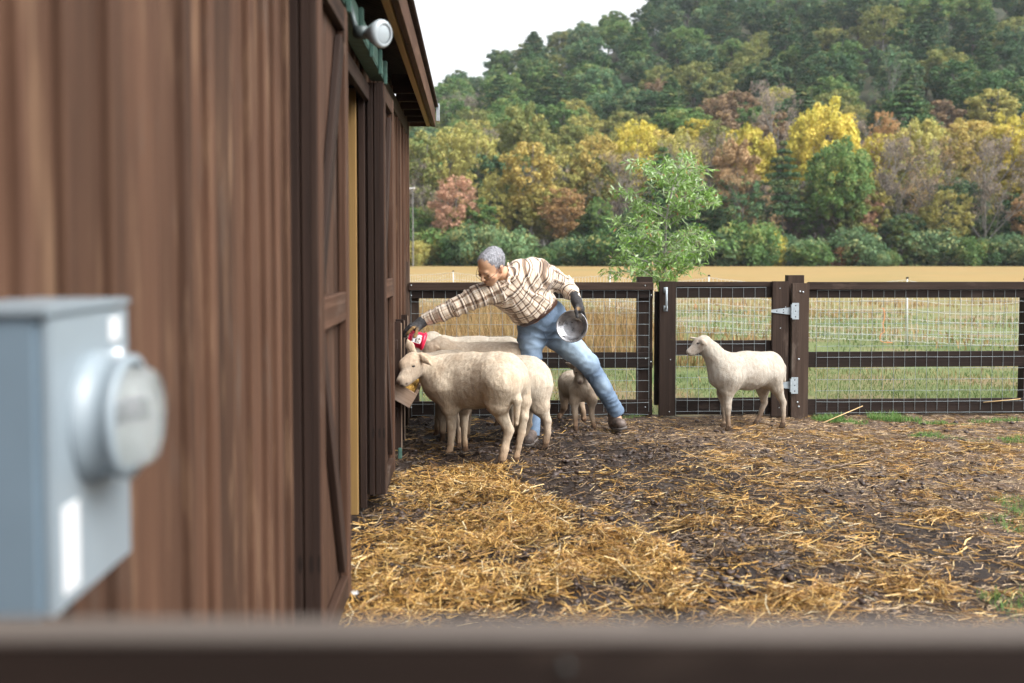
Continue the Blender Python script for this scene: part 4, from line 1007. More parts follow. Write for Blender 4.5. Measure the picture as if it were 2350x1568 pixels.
def build(prims, h=.01, clip=None, inflate=0.0, disp=None, seed=0):
    lo = np.min([np.minimum(q.a-q.ra, q.b-q.rb) for q in prims if not q.sub], 0)-.06-inflate; hi = np.max([np.maximum(q.a+q.ra, q.b+q.rb) for q in prims if not q.sub], 0)+.06+inflate
    n = np.ceil((hi-lo)/h).astype(int)+1
    D = np.full(n, .3)
    for q in prims:
        m = .06+abs(inflate)
        l = np.clip(np.floor((np.minimum(q.a-q.ra, q.b-q.rb)-m-lo)/h).astype(int), 0, n); u = np.clip(np.ceil((np.maximum(q.a+q.ra, q.b+q.rb)+m-lo)/h).astype(int)+1, 0, n)
        sl = tuple(slice(a, b) for a, b in zip(l, u))
        g = np.stack(np.meshgrid(*[lo[i]+h*np.arange(l[i], u[i]) for i in range(3)], indexing='ij'), -1)
        d = q.d(g)
        D[sl] = -smin(-D[sl], d, q.k) if q.sub else smin(D[sl], d, q.k)
    D -= inflate
    if clip is not None:
        g = np.stack(np.meshgrid(*[lo[i]+h*np.arange(n[i]) for i in range(3)], indexing='ij'), -1)
        D = np.maximum(D, clip(g))
    D[0] = D[-1] = .1; D[:, 0] = D[:, -1] = .1; D[:, :, 0] = D[:, :, -1] = .1
    V, Q = surface_nets(D, lo, h)
    # drop specks (keep only the largest connected body)
    lab = np.arange(len(V))
    for _ in range(1500):
        m = lab[Q].min(1); new = lab.copy(); np.minimum.at(new, Q.ravel(), np.repeat(m, 4)); new = new[new]
        if (new == lab).all(): break
        lab = new
    w, ct = np.unique(lab, return_counts=True); big = w[ct > .03*len(V)]; keep = np.isin(lab, big)
    mp = np.cumsum(keep)-1; Q = mp[Q[keep[Q].all(1)]]; V = V[keep]
    if disp is not None:
        N = grad(D, lo, h, V); V = V+N*disp(V)[:, None]
    return V, Q
def grad(D, lo, h, V):
    p = (V-lo)/h; i = np.clip(np.round(p).astype(int), 1, np.array(D.shape)-2)
    g = np.stack([D[i[:, 0]+1, i[:, 1], i[:, 2]]-D[i[:, 0]-1, i[:, 1], i[:, 2]], D[i[:, 0], i[:, 1]+1, i[:, 2]]-D[i[:, 0], i[:, 1]-1, i[:, 2]], D[i[:, 0], i[:, 1], i[:, 2]+1]-D[i[:, 0], i[:, 1], i[:, 2]-1]], -1)
    return g/(np.linalg.norm(g, axis=1)[:, None]+1e-9)
def tags(prims, V):
    P_ = [q for q in prims if not q.sub]; d = np.stack([q.d(V) for q in P_], 1); k = d.argmin(1)
    return np.array([q.tag for q in P_])[k], k, P_
# ------------------------------------------------------------------ sheep
t = NT('wool'); at = t.n('ShaderNodeAttribute', attribute_name='coat'); oi = t.n('ShaderNodeObjectInfo')
tc = t.coord(); w1 = t.noise(tc, 9, 5, .65, t.rand()); w2 = t.noise(tc, 130, 3, .7); w3 = t.noise(t.coord((1.6, 1.6, .5)), 26, 4, .6)
stain = t.math('MULTIPLY', t.math('SUBTRACT', w1, .44, clamp=True), 4.0, clamp=True)
c = t.mix(t.math('MULTIPLY', stain, t.math('MULTIPLY', oi.outputs['Alpha'], .8)), oi.outputs['Color'], (.30, .19, .10))
c = t.mix(t.math('MULTIPLY', t.math('SUBTRACT', w3, .42, clamp=True), 1.6, clamp=True), c, (.24, .18, .125))
c = t.mix(1.0, c, at.outputs['Color'], 'MULTIPLY'); t.col(c)
t.bump(t.math('ADD', t.math('MULTIPLY', w2, .5), t.math('ADD', w3, t.math('MULTIPLY', w1, .7))), .7, .014); t.set(Roughness=.95)
t.b.inputs['Specular IOR Level'].default_value = .1; t.b.inputs['Sheen Weight'].default_value = .06; t.b.inputs['Sheen Roughness'].default_value = .6
M_wool = t.m
M_eye = simple('sheep_eye', (.012, .008, .006), .12); M_hoof = simple('hoof', (.10, .075, .055), .7)
def sheep(name_loc, prims, colr, label, stain=.5, eyes=(), seed=0, h=.0095, group=None, nose=None, mouth=None, ears_in=()):
    def dp(V): return .0022*vnoise(V*38, seed)+.004*vnoise(V*13, seed+5)
    V, Q = build(prims, h, disp=dp)
    tg, k, PP = tags(prims, V)
    lo = min(V[:, 2]); base = np.array([V[:, 0].mean(), V[:, 1].mean(), 0])
    o = thing('sheep' if 'lamb' not in label else 'lamb', label, 'sheep', tuple(base), group)
    col = np.ones((len(V), 4)); 
    leg = tg == 1; z = V[:, 2]
    f = np.clip((.30-z)/.3, 0, 1)[:, None]*leg[:, None]; col[:, :3] = col[:, :3]*(1-f)+np.array([.62, .50, .40])*f
    nz = vnoise(V*9, seed+9); dirt = np.clip((.11-z)/.07+nz*.9, 0, 1)[:, None]*leg[:, None]*.75; col[:, :3] = col[:, :3]*(1-dirt)+np.array([.30, .20, .14])*dirt
    head = tg == 2; col[head, :3] *= np.array([.86, .82, .80])
    face = tg == 3; col[face, :3] *= np.array([.74, .72, .72])
    ear = tg == 4; col[ear, :3] *= np.array([.98, .92, .88])
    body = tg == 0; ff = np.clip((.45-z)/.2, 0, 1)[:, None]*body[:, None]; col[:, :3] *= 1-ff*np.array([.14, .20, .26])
    hf = (z < .030) & leg; col[hf, :3] = (.16, .11, .08)
    if nose is not None:
        for np_, nr in nose:
            d = np.linalg.norm(V-np_, axis=1)[:, None]; w = np.clip(1.4-d/nr, 0, 1); col[:, :3] = col[:, :3]*(1-w)+np.array([.10, .065, .055])*w
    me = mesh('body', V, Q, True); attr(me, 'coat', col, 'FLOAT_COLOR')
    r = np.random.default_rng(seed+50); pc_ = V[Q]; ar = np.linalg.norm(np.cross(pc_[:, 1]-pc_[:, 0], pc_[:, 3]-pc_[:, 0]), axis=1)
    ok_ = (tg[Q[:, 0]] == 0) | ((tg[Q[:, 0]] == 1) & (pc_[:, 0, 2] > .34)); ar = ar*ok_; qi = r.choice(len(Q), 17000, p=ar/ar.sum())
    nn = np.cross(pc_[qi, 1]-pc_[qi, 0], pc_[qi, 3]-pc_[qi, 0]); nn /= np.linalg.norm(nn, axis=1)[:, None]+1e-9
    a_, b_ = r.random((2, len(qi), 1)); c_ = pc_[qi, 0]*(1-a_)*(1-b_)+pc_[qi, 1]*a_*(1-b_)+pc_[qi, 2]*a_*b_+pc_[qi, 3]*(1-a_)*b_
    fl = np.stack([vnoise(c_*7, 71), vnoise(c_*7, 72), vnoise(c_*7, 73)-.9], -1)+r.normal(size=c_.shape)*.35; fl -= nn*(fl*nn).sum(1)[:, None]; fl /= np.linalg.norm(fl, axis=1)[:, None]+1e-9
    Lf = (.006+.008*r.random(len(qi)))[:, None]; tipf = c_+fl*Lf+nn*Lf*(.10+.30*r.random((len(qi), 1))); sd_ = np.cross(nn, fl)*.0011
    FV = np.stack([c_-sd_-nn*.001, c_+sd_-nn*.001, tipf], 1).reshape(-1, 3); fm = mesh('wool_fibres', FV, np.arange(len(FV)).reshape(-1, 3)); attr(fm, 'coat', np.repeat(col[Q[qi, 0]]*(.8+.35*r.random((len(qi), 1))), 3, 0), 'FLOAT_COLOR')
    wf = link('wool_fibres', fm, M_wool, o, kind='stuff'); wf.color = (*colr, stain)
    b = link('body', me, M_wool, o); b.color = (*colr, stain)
    for e, er in eyes:
        m = MB(); Mx = Matrix.Translation(e)@Matrix.Diagonal((1.35, 1, .72, 1)); m.lathe([(er*math.sin(a), er*math.cos(a)) for a in np.linspace(.01, math.pi-.01, 9)], Mx, 12)
        link('eye', m.mesh('eye', True), M_eye, o)
    return o
def legchain(pts, rs, k=.012, tag=1):
    return [Prim(pts[i], pts[i+1], rs[i]*.86, rs[i+1]*.86, k if i else .03, tag) for i in range(len(pts)-1)]
def foot(p, fwd=(-.018, -.006, 0)):     # hoof touching the ground
    p = np.array(p); g_ = p.copy(); g_[2] = ground_hs(p[0], p[1])+.018; t_ = g_+np.array(fwd)
    return [Prim(g_+[0, 0, .010], t_+[0, 0, -.004], .021, .018, .010, 1)]
def leg(pts, rs, k=.03, fwd=(-.018, -.006, 0)):
    pts = [np.array(p, float) for p in pts]; pts[-1][2] = ground_hs(pts[-1][0], pts[-1][1])+.03
    return legchain(pts, rs)+foot(pts[-1], fwd)
Z = Z1
# front sheep, rump turned to the camera
pr = [Prim(Z(425, 955, 7.32), Z(600, 958, 7.2), .180, .192, .06), Prim(Z(600, 958, 7.2), Z(775, 950, 7.0), .192, .186, .06), Prim(Z(775, 940, 7.0), Z(850, 930, 6.95), .165, .115, .06),
      Prim(Z(440, 865, 7.3), Z(820, 855, 6.98), .085, .085, .05),
      Prim(Z(400, 925, 7.33), Z(290, 868, 7.30), .150, .088, .06),          # neck
      Prim(Z(790, 975, 6.87), Z(762, 1085, 6.90), .140, .098, .035), Prim(Z(895, 985, 7.03), Z(925, 1085, 7.02), .085, .060, .05),
      Prim(Z(435, 1000, 7.2), Z(455, 1120, 7.2), .135, .070, .05), Prim(Z(520, 1010, 7.42), Z(545, 1120, 7.42), .10, .060, .05)]
pr += leg([Z(752, 1085, 6.93), Z(792, 1190, 6.93), Z(834, 1278, 6.92), Z(804, 1395, 6.91), Z(785, 1500, 6.90)], [.086, .050, .040, .034, .034])
pr += leg([Z(925, 1085, 7.03), Z(932, 1190, 7.0), Z(917, 1285, 7.02), Z(893, 1390, 7.02), Z(880, 1482, 7.0)], [.056, .036, .032, .026, .028])
pr += leg([Z(455, 1120, 7.2), Z(462, 1255, 7.22), Z(456, 1370, 7.22), Z(450, 1440, 7.2)], [.060, .038, .029, .029])
pr += leg([Z(545, 1120, 7.45), Z(540, 1240, 7.45), Z(545, 1350, 7.43), Z(550, 1425, 7.4)], [.050, .034, .026, .027])
pr += [Prim(Z(872, 940, 6.86), Z(886, 1080, 6.82), .030, .029, .02), Prim(Z(886, 1080, 6.82), Z(881, 1235, 6.84), .029, .017, .02)]   # long tail
pr += [Prim(Z(262, 838, 7.28), Z(212, 848, 7.22), .078, .072, .03, 2), Prim(Z(205, 815, 7.22), Z(165, 850, 7.18), .052, .050, .03, 2), Prim(Z(205, 855, 7.20), Z(140, 945, 7.12), .062, .036, .03, 3), Prim(Z(235, 885, 7.22), Z(165, 965, 7.13), .055, .033, .02, 3), Prim(Z(222, 838, 7.16), Z(196, 846, 7.14), .026, .018, .015, 2),
       Prim(Z(122, 962, 7.11), Z(150, 978, 7.12), .026, .022, .015, 3),
       Prim(Z(262, 795, 7.20), Z(292, 820, 7.15), .026, .028, .012, 4, ((.1, .9, .3), 3.0)), Prim(Z(292, 820, 7.15), Z(337, 862, 7.11), .028, .004, .012, 4, ((.1, .9, .3), 3.0)),
       Prim(Z(207, 765, 7.30), Z(190, 725, 7.30), .030, .031, .015, 4, ((.2, .9, .2), 2.4)), Prim(Z(190, 725, 7.30), Z(178, 694, 7.30), .031, .013, .015, 4, ((.2, .9, .2), 2.4)),
       Prim(Z(205, 861, 7.112), Z(220, 859, 7.112), .012, .012, .008, 2, None, True)]
sheep(None, pr, (.50, .42, .32), 'largest cream sheep in front, rump to the camera, head in the wooden trough', .55, eyes=[(Z(211, 860, 7.138), .0125)], seed=1, h=.0085, nose=[(Z(116, 966, 7.09), .026), (Z(140, 987, 7.10), .014), (Z(170, 975, 7.10), .010)])
# second sheep, seen beyond the first one's rump
pr = [Prim(Z(540, 935, 7.85), Z(760, 945, 7.72), .165, .18, .06), Prim(Z(760, 945, 7.72), Z(965, 955, 7.55), .18, .178, .06), Prim(Z(560, 880, 7.82), Z(960, 880, 7.58), .09, .095, .05),
      Prim(Z(480, 860, 7.82), Z(400, 850, 7.80), .135, .10, .05), Prim(Z(400, 845, 7.8), Z(200, 830, 7.65), .10, .06, .05),
      Prim(Z(1010, 1010, 7.52), Z(1030, 1110, 7.5), .115, .080, .05), Prim(Z(960, 1020, 7.65), Z(950, 1130, 7.65), .10, .06, .05),
      Prim(Z(520, 1050, 7.8), Z(508, 1160, 7.7), .10, .05, .05), Prim(Z(430, 1050, 7.9), Z(405, 1170, 7.95), .09, .05, .05)]
pr += leg([Z(1030, 1100, 7.5), Z(1080, 1215, 7.5), Z(1082, 1290, 7.5), Z(1068, 1390, 7.5)], [.075, .040, .030, .031])
pr += leg([Z(950, 1130, 7.65), Z(962, 1235, 7.62), Z(925, 1320, 7.62), Z(890, 1390, 7.62)], [.055, .034, .026, .027])
pr += leg([Z(508, 1160, 7.62), Z(512, 1290, 7.58), Z(508, 1410, 7.55)], [.045, .026, .022])
pr += leg([Z(405, 1170, 7.95), Z(402, 1280, 7.95), Z(408, 1385, 7.95)], [.045, .03, .025])
pr += [Prim(Z(205, 835, 7.62), Z(170, 930, 7.5), .055, .035, .03, 3), Prim(Z(185, 760, 7.6), Z(128, 735, 7.6), .024, .006, .015, 4, ((0, .2, 1), 2.6))]
sheep(None, pr, (.48, .415, .33), 'second sheep, pale cream, its rump showing just beyond the front sheep', .30, seed=2)
# third, behind the man\'s leg
def back_sheep(cy, cx, Yc, r0, x0, x1, hx, hy, colr, label, seed, st, nx=430, leg_x=(365, 560, 800, 880)):
    pr = [Prim(Z(x0, cy, Yc), Z((x0+x1)/2, cy+14, Yc), r0, r0*1.05, .06), Prim(Z((x0+x1)/2, cy+14, Yc), Z(x1, cy, Yc-.05), r0*1.05, r0, .06),
          Prim(Z(x0, cy-10, Yc), Z(hx+60, hy, Yc-.1), r0*.75, .085, .06), Prim(Z(hx+60, hy, Yc-.1), Z(hx, hy+20, Yc-.15), .08, .065, .03, 2), Prim(Z(hx, hy+20, Yc-.15), Z(hx-60, hy+110, Yc-.2), .055, .032, .03, 3),
          Prim(Z(hx+28, hy-2, Yc-.20), Z(hx+72, hy+14, Yc-.22), .02, .006, .015, 4, ((.1, .9, .3), 2.2))]
    for i_, lx in enumerate(leg_x):
        yy = Yc+(-.1 if i_ % 2 else .1); top = cy+150; g_ = G(*[v*.992 for v in (880+lx/2.8, 0)][:1], 985) if False else None
        p0 = Z(lx, top, yy); p2 = np.array([p0[0], yy, .03]); p1 = (p0+p2)/2+np.array([.015, 0, 0])
        pr.append(Prim(Z(lx+(20 if i_ < 2 else -10), cy+60, yy), p0, .10, .05, .05)); pr += leg([p0, p1, p2], [.048, .032, .027])
    sheep(None, pr, colr, label, st, seed=seed, h=.0105)
back_sheep(838, 0, 8.0, .165, 520, 850, 330, 740, (.48, .40, .31), 'third sheep, its tan flecked back showing between the front sheep and the farthest one', 3, .45)
back_sheep(800, 0, 8.42, .172, 420, 820, 280, 705, (.46, .41, .335), 'farthest sheep at the trough, whitest curly back nearest the fence', 4, .15, leg_x=(400, 520, 760, 850))
# lamb facing the camera behind the man\'s raised leg
pr = [Prim(Z(1305, 1000, 8.36), Z(1240, 975, 8.62), .098, .104, .05), Prim(Z(1240, 975, 8.62), Z(1225, 968, 8.70), .104, .10, .05),
      Prim(Z(1310, 985, 8.34), Z(1302, 900, 8.24), .075, .058, .04), Prim(Z(1268, 1030, 8.32), Z(1258, 1090, 8.30), .06, .042, .04), Prim(Z(1350, 1030, 8.32), Z(1370, 1080, 8.30), .06, .042, .04), Prim(Z(1310, 1030, 8.35), Z(1310, 1010, 8.3), .075, .07, .04)]
pr += leg([Z(1256, 1085, 8.3), Z(1263, 1185, 8.28), Z(1265, 1290, 8.24)], [.040, .027, .022], fwd=(0, -.02, 0))
pr += leg([Z(1372, 1080, 8.3), Z(1368, 1175, 8.28), Z(1384, 1275, 8.26)], [.040, .027, .022], fwd=(0, -.02, 0))
pr += leg([Z(1195, 1030, 8.7), Z(1190, 1130, 8.68), Z(1168, 1180, 8.72), Z(1158, 1222, 8.68)], [.065, .032, .022, .021], fwd=(0, -.02, 0))
pr += leg([Z(1290, 1060, 8.65), Z(1312, 1150, 8.62), Z(1318, 1235, 8.62)], [.055, .026, .022], fwd=(0, -.02, 0))
pr += [Prim(Z(1290, 885, 8.22), Z(1291, 905, 8.14), .054, .048, .03, 2), Prim(Z(1291, 905, 8.14), Z(1294, 960, 8.06), .041, .025, .02, 3),
       Prim(Z(1264, 876, 8.22), Z(1236, 858, 8.2), .020, .030, .012, 4, ((.3, .8, .5), 2.4)), Prim(Z(1240, 858, 8.2), Z(1204, 840, 8.18), .030, .014, .012, 4, ((.3, .8, .5), 2.4)), Prim(Z(1335, 880, 8.22), Z(1395, 850, 8.2), .024, .012, .012, 4, ((-.3, .8, .5), 2.4))]
sheep(None, pr, (.42, .36, .29), 'small tan lamb facing the camera behind the man\'s stretched leg', .6, eyes=[(Z(1270, 903, 8.105), .010), (Z(1313, 903, 8.105), .010)], seed=5, h=.0085, nose=[(Z(1295, 968, 8.035), .026)])
# white sheep at the gate
Z = Z2
pr = [Prim(Z(605, 668, 8.3), Z(720, 660, 8.36), .152, .152, .06), Prim(Z(720, 660, 8.36), Z(835, 652, 8.44), .150, .138, .06), Prim(Z(590, 640, 8.3), Z(840, 622, 8.44), .105, .105, .05), Prim(Z(575, 700, 8.27), Z(590, 720, 8.27), .115, .10, .05),
      Prim(Z(580, 655, 8.29), Z(500, 545, 8.27), .130, .078, .06), Prim(Z(500, 545, 8.27), Z(458, 495, 8.26), .072, .060, .04),
      Prim(Z(620, 710, 8.22), Z(598, 780, 8.22), .09, .055, .05), Prim(Z(585, 720, 8.38), Z(568, 790, 8.38), .08, .05, .05),
      Prim(Z(855, 690, 8.38), Z(885, 760, 8.38), .105, .060, .05), Prim(Z(830, 690, 8.52), Z(805, 765, 8.52), .10, .060, .05)]
pr += leg([Z(598, 780, 8.22), Z(597, 880, 8.21), Z(599, 955, 8.21), Z(602, 1008, 8.2)], [.050, .032, .024, .025])
pr += leg([Z(570, 790, 8.38), Z(577, 885, 8.38), Z(580, 950, 8.36), Z(574, 990, 8.34)], [.046, .029, .022, .023])
pr += leg([Z(885, 760, 8.38), Z(925, 850, 8.40), Z(926, 925, 8.38), Z(923, 990, 8.36)], [.055, .028, .022, .023])
pr += leg([Z(805, 765, 8.52), Z(813, 850, 8.54), Z(785, 925, 8.52), Z(762, 980, 8.48)], [.055, .029, .022, .023])
pr += [Prim(Z(925, 640, 8.42), Z(932, 720, 8.42), .028, .016, .02),
       Prim(Z(455, 492, 8.26), Z(430, 498, 8.25), .052, .048, .03, 2), Prim(Z(430, 505, 8.25), Z(368, 548, 8.23), .042, .024, .03, 3), Prim(Z(440, 525, 8.25), Z(380, 560, 8.23), .034, .016, .02, 3),
       Prim(Z(440, 480, 8.205), Z(458, 496, 8.175), .016, .021, .008, 4, ((0, 1, .2), 2.4)), Prim(Z(458, 496, 8.175), Z(477, 512, 8.165), .021, .006, .008, 4, ((0, 1, .2), 2.4)),
       Prim(Z(415, 470, 8.29), Z(378, 464, 8.30), .022, .013, .010, 4, ((0, .3, 1), 2.2)),
       Prim(Z(418, 497, 8.198), Z(424, 497, 8.198), .008, .008, .006, 2, None, True)]
sheep(None, pr, (.41, .375, .32), 'clean white sheep standing alone in front of the gate, looking left', .12, eyes=[(Z(422, 497, 8.205), .010)], seed=6, h=.0085, nose=[(Z(350, 545, 8.205), .015), (Z(362, 561, 8.205), .010), (Z(376, 560, 8.200), .008), (Z(424, 497, 8.197), .010)])
Z = Z1
# ------------------------------------------------------------------ feed trough and picket rack on the wall
tr_ = thing('feed_trough', 'tilted wooden trough with yellow feed hanging on the barn wall', 'trough', (-.45, 7.7, .5))
c0 = Z(188, 1132, 7.2); e1 = Vector((-.86, 0, .50)).normalized(); e2 = Vector((.50, 0, .86)); yv = Vector((0, 1, 0)); c0 = Vector(c0)
Lt = 1.15; Hh = .115; Wd = .17
plank('end_board', c0+e2*Hh/2-yv*.0, c0+e2*Hh/2+e1*Wd, Hh, .022, e2, M_trough, tr_)
plank('end_board', c0+e2*Hh/2+yv*Lt, c0+e2*Hh/2+e1*Wd+yv*Lt, Hh, .022, e2, M_trough, tr_)
plank('side_board', c0+e2*(Hh/2+.012)+yv*.012+e1*.0105, c0+e2*(Hh/2+.012)+yv*(Lt-.012)+e1*.0105, Hh+.03, .021, e2, M_trough, tr_)
plank('side_board', c0+e2*(Hh/2)+yv*.012+e1*(Wd-.011), c0+e2*(Hh/2)+yv*(Lt-.012)+e1*(Wd-.011), Hh, .02, e2, M_trough, tr_)
plank('bottom_board', c0+e1*Wd/2+yv*.012+e2*.011, c0+e1*Wd/2+yv*(Lt-.012)+e2*.011, Wd-.045, .02, e1, M_trough, tr_)
us, vs_ = np.meshgrid(np.linspace(.022, Wd-.022, 16), np.linspace(.014, Lt-.014, 90), indexing='ij'); zz = .074+.014*vnoise(np.stack([us*40, vs_*25, us*0], -1), 3)+.008*np.random.default_rng(1).normal(size=us.shape)*.4
gv = np.array(c0)+us[..., None]*np.array(e1)+vs_[..., None]*np.array(yv)+zz[..., None]*np.array(e2); i, j = np.meshgrid(np.arange(15), np.arange(89), indexing='ij')
t = NT('feed_grain'); nz = t.noise(t.coord(), 130, 3, .7); t.col(t.ramp(nz, [(.3, (.20, .10, .02)), (.5, (.50, .29, .06)), (.7, (.68, .45, .13))])); t.bump(nz, .8, .01); t.set(Roughness=.9)
link('grain', mesh('grain', gv.reshape(-1, 3), np.stack([i*90+j, i*90+j+1, (i+1)*90+j+1, (i+1)*90+j], -1).reshape(-1, 4), False), t.m, tr_, kind='stuff')
pk = thing('picket_rack', 'row of short brown pickets standing against the barn wall behind the trough', 'rack', (-.53, 7.9, 0))
for xz, yz, Y in ((103, 573, 7.35), (124, 557, 7.75), (149, 527, 8.35)):
    tp = Z(xz, yz, Y); plank('picket', (tp[0], Y, .02), (tp[0], Y, tp[2]), .062, .022, (1, 0, 0), M_barn_dark, pk)
    plank('picket_edge', (tp[0]+.036, Y-.0, .02), (tp[0]+.036, Y, tp[2]-.01), .009, .03, (1, 0, 0), M_trough, pk)
plank('rail', (-.563, 7.3, .30), (-.563, 8.6, .30), .07, .02, (0, 0, 1), M_barn_dark, pk)
plank('rail', (-.563, 7.3, .80), (-.563, 8.6, .80), .07, .02, (0, 0, 1), M_barn_dark, pk)
# ------------------------------------------------------------------ the man
Z = Z1
def nrm(v): v = np.array(v, float); return v/np.linalg.norm(v)
# skeleton
S = dict(neck=Z(838, 290, 7.50), head=Z(712, 216, 7.36), shR=Z(715, 372, 7.50), elR=Z(495, 474, 7.46), wrR=Z(292, 560, 7.50), shL=Z(1015, 262, 7.70), elL=Z(1200, 335, 7.92), wrL=Z(1262, 420, 7.72),
         chest=Z(880, 385, 7.60), waist=Z(985, 490, 7.76), pelvis=Z(1030, 565, 7.92), hipR=Z(978, 640, 7.88), knR=Z(985, 840, 7.82), anR=Z(988, 1275, 7.80), hipL=Z(1105, 610, 7.98), knL=Z(1345, 848, 8.06), anL=Z(1518, 1140, 8.22))
# shirt
sh = [Prim(Z(770, 350, 7.55), Z(1000, 285, 7.68), .118, .135, .06, 0), Prim(Z(850, 390, 7.60), Z(955, 455, 7.72), .150, .158, .06, 0), Prim(Z(955, 455, 7.72), Z(1015, 480, 7.80), .158, .158, .06, 0),
      Prim(Z(930, 510, 7.72), Z(965, 535, 7.76), .075, .072, .06, 0), Prim(Z(900, 260, 7.58), Z(985, 240, 7.66), .100, .095, .06, 0), Prim(Z(1015, 500, 7.86), Z(1040, 560, 7.90), .150, .140, .05, 0),
      Prim(Z(838, 285, 7.50), Z(860, 330, 7.54), .070, .085, .04, 0),
      Prim(Z(735, 372, 7.50), Z(640, 402, 7.46), .095, .080, .05, 1), Prim(Z(640, 402, 7.46), S['elR'], .078, .068, .03, 1), Prim(S['elR'], Z(400, 515, 7.47), .066, .058, .03, 2), Prim(Z(400, 515, 7.47), Z(300, 557, 7.50), .056, .046, .02, 2),
      Prim(S['shL'], Z(1100, 292, 7.82), .105, .092, .04, 3), Prim(Z(1100, 292, 7.82), S['elL'], .090, .068, .03, 3), Prim(S['elL'], Z(1228, 372, 7.84), .068, .062, .03, 4), Prim(Z(1228, 372, 7.84), Z(1266, 422, 7.74), .060, .044, .02, 4)]
bo = Z(1040, 512, 7.72); spine = nrm(S['chest']-S['pelvis'])
bn = nrm(np.array([-.50, .12, .86])); bn = nrm(bn*.7+spine*.3)
slX = float(Z(1152, 400, 7.8)[0])
def shirt_clip(g): return np.where((g[..., 0] > slX+.25*np.clip(.9-g[..., 2], 0, 9)) & (g[..., 2] > Z(1200, 470, 7.8)[2]), -.05, -((g-bo)@bn)-.006*np.sin((g@np.array([1, .6, 0]))*60))
foldd = [(S['elR'], nrm(S['wrR']-S['shR']), 52, .0065, .26), (S['elL'], nrm(S['wrL']-S['shL']), 55, .0075, .20), (bo+bn*.06, nrm(np.array([.5, 0, .8])), 46, .0065, .17), (Z(740, 420, 7.4), nrm(np.array([1, .2, .5])), 44, .006, .14), (Z(1010, 360, 7.6), nrm(np.array([.8, -.2, .9])), 40, .007, .16)]
def cloth(V, base=.004, sd=0, folds=()):
    base = base*1.5; w = V+.03*np.stack([vnoise(V*9, sd), vnoise(V*9, sd+1), vnoise(V*9, sd+2)], -1)
    d = base*vnoise(w*14, sd+3)+base*.6*vnoise(w*30, sd+4)
    for c, ax, fr, am, rad in folds:
        g = np.exp(-((V-c)**2).sum(1)/rad**2); d = d+1.45*am*g*(1-np.abs(np.sin(w@ax*fr))*2)*(.6+.6*vnoise(w*5, sd+6))
    return d
V, Q = build(sh, .008, clip=shirt_clip, inflate=.003, disp=lambda V: cloth(V, .0045, 10, foldd))
tg, kk, PP = tags(sh, V)
# plaid coordinates: one cloth frame per garment panel (body, two sleeves in two halves)
frames = {0: (Z(900, 380, 7.45), nrm(spine), nrm(S['shL']-S['shR']), .155), 1: (S['shR'], nrm(S['elR']-S['shR']), np.array([0, -1, 0]), .078), 2: (S['shR'], nrm(S['wrR']-S['elR']), np.array([0, -1, 0]), .06),
          3: (S['shL'], nrm(S['elL']-S['shL']), np.array([0, -1, 0]), .09), 4: (S['shL'], nrm(S['wrL']-S['elL']), np.array([0, -1, 0]), .055)}
ftag = tg[Q[:, 0]]; uv = np.zeros((len(Q), 4, 2))
for tt, (o_, ax, xr, rad) in frames.items():
    m_ = ftag == tt; pv = V[Q[m_]]-o_
    if tt == 0:
        X_ = nrm(xr-ax*(xr@ax)); Y_ = np.cross(ax, X_); a = pv@X_; b = pv@ax; c_ = pv@Y_
        # cloth wraps round the trunk: arc length instead of straight projection
        ang = np.arctan2(a, np.abs(c_)+.06); uv[m_, :, 0] = ang*rad+ a*.25; uv[m_, :, 1] = b
    else:
        e_ = nrm(np.array([0, 0, 1])-ax*ax[2]); f_ = np.cross(ax, e_); mid = pv.mean(1)
        a0 = np.arctan2(mid@f_, mid@e_); a = np.arctan2(pv@f_, pv@e_); a = a0[:, None]+(a-a0[:, None]+np.pi) % (2*np.pi)-np.pi
        uv[m_, :, 0] = a*rad; uv[m_, :, 1] = pv@ax+.02*(tt == 3)
man = thing('person', 'grey haired man in plaid shirt and blue jeans bending over the sheep', 'person', tuple(np.array([S['anR'][0], S['anR'][1], 0])))
def boundpart(name, prims, h, mat, par=None, **kw):
    pass
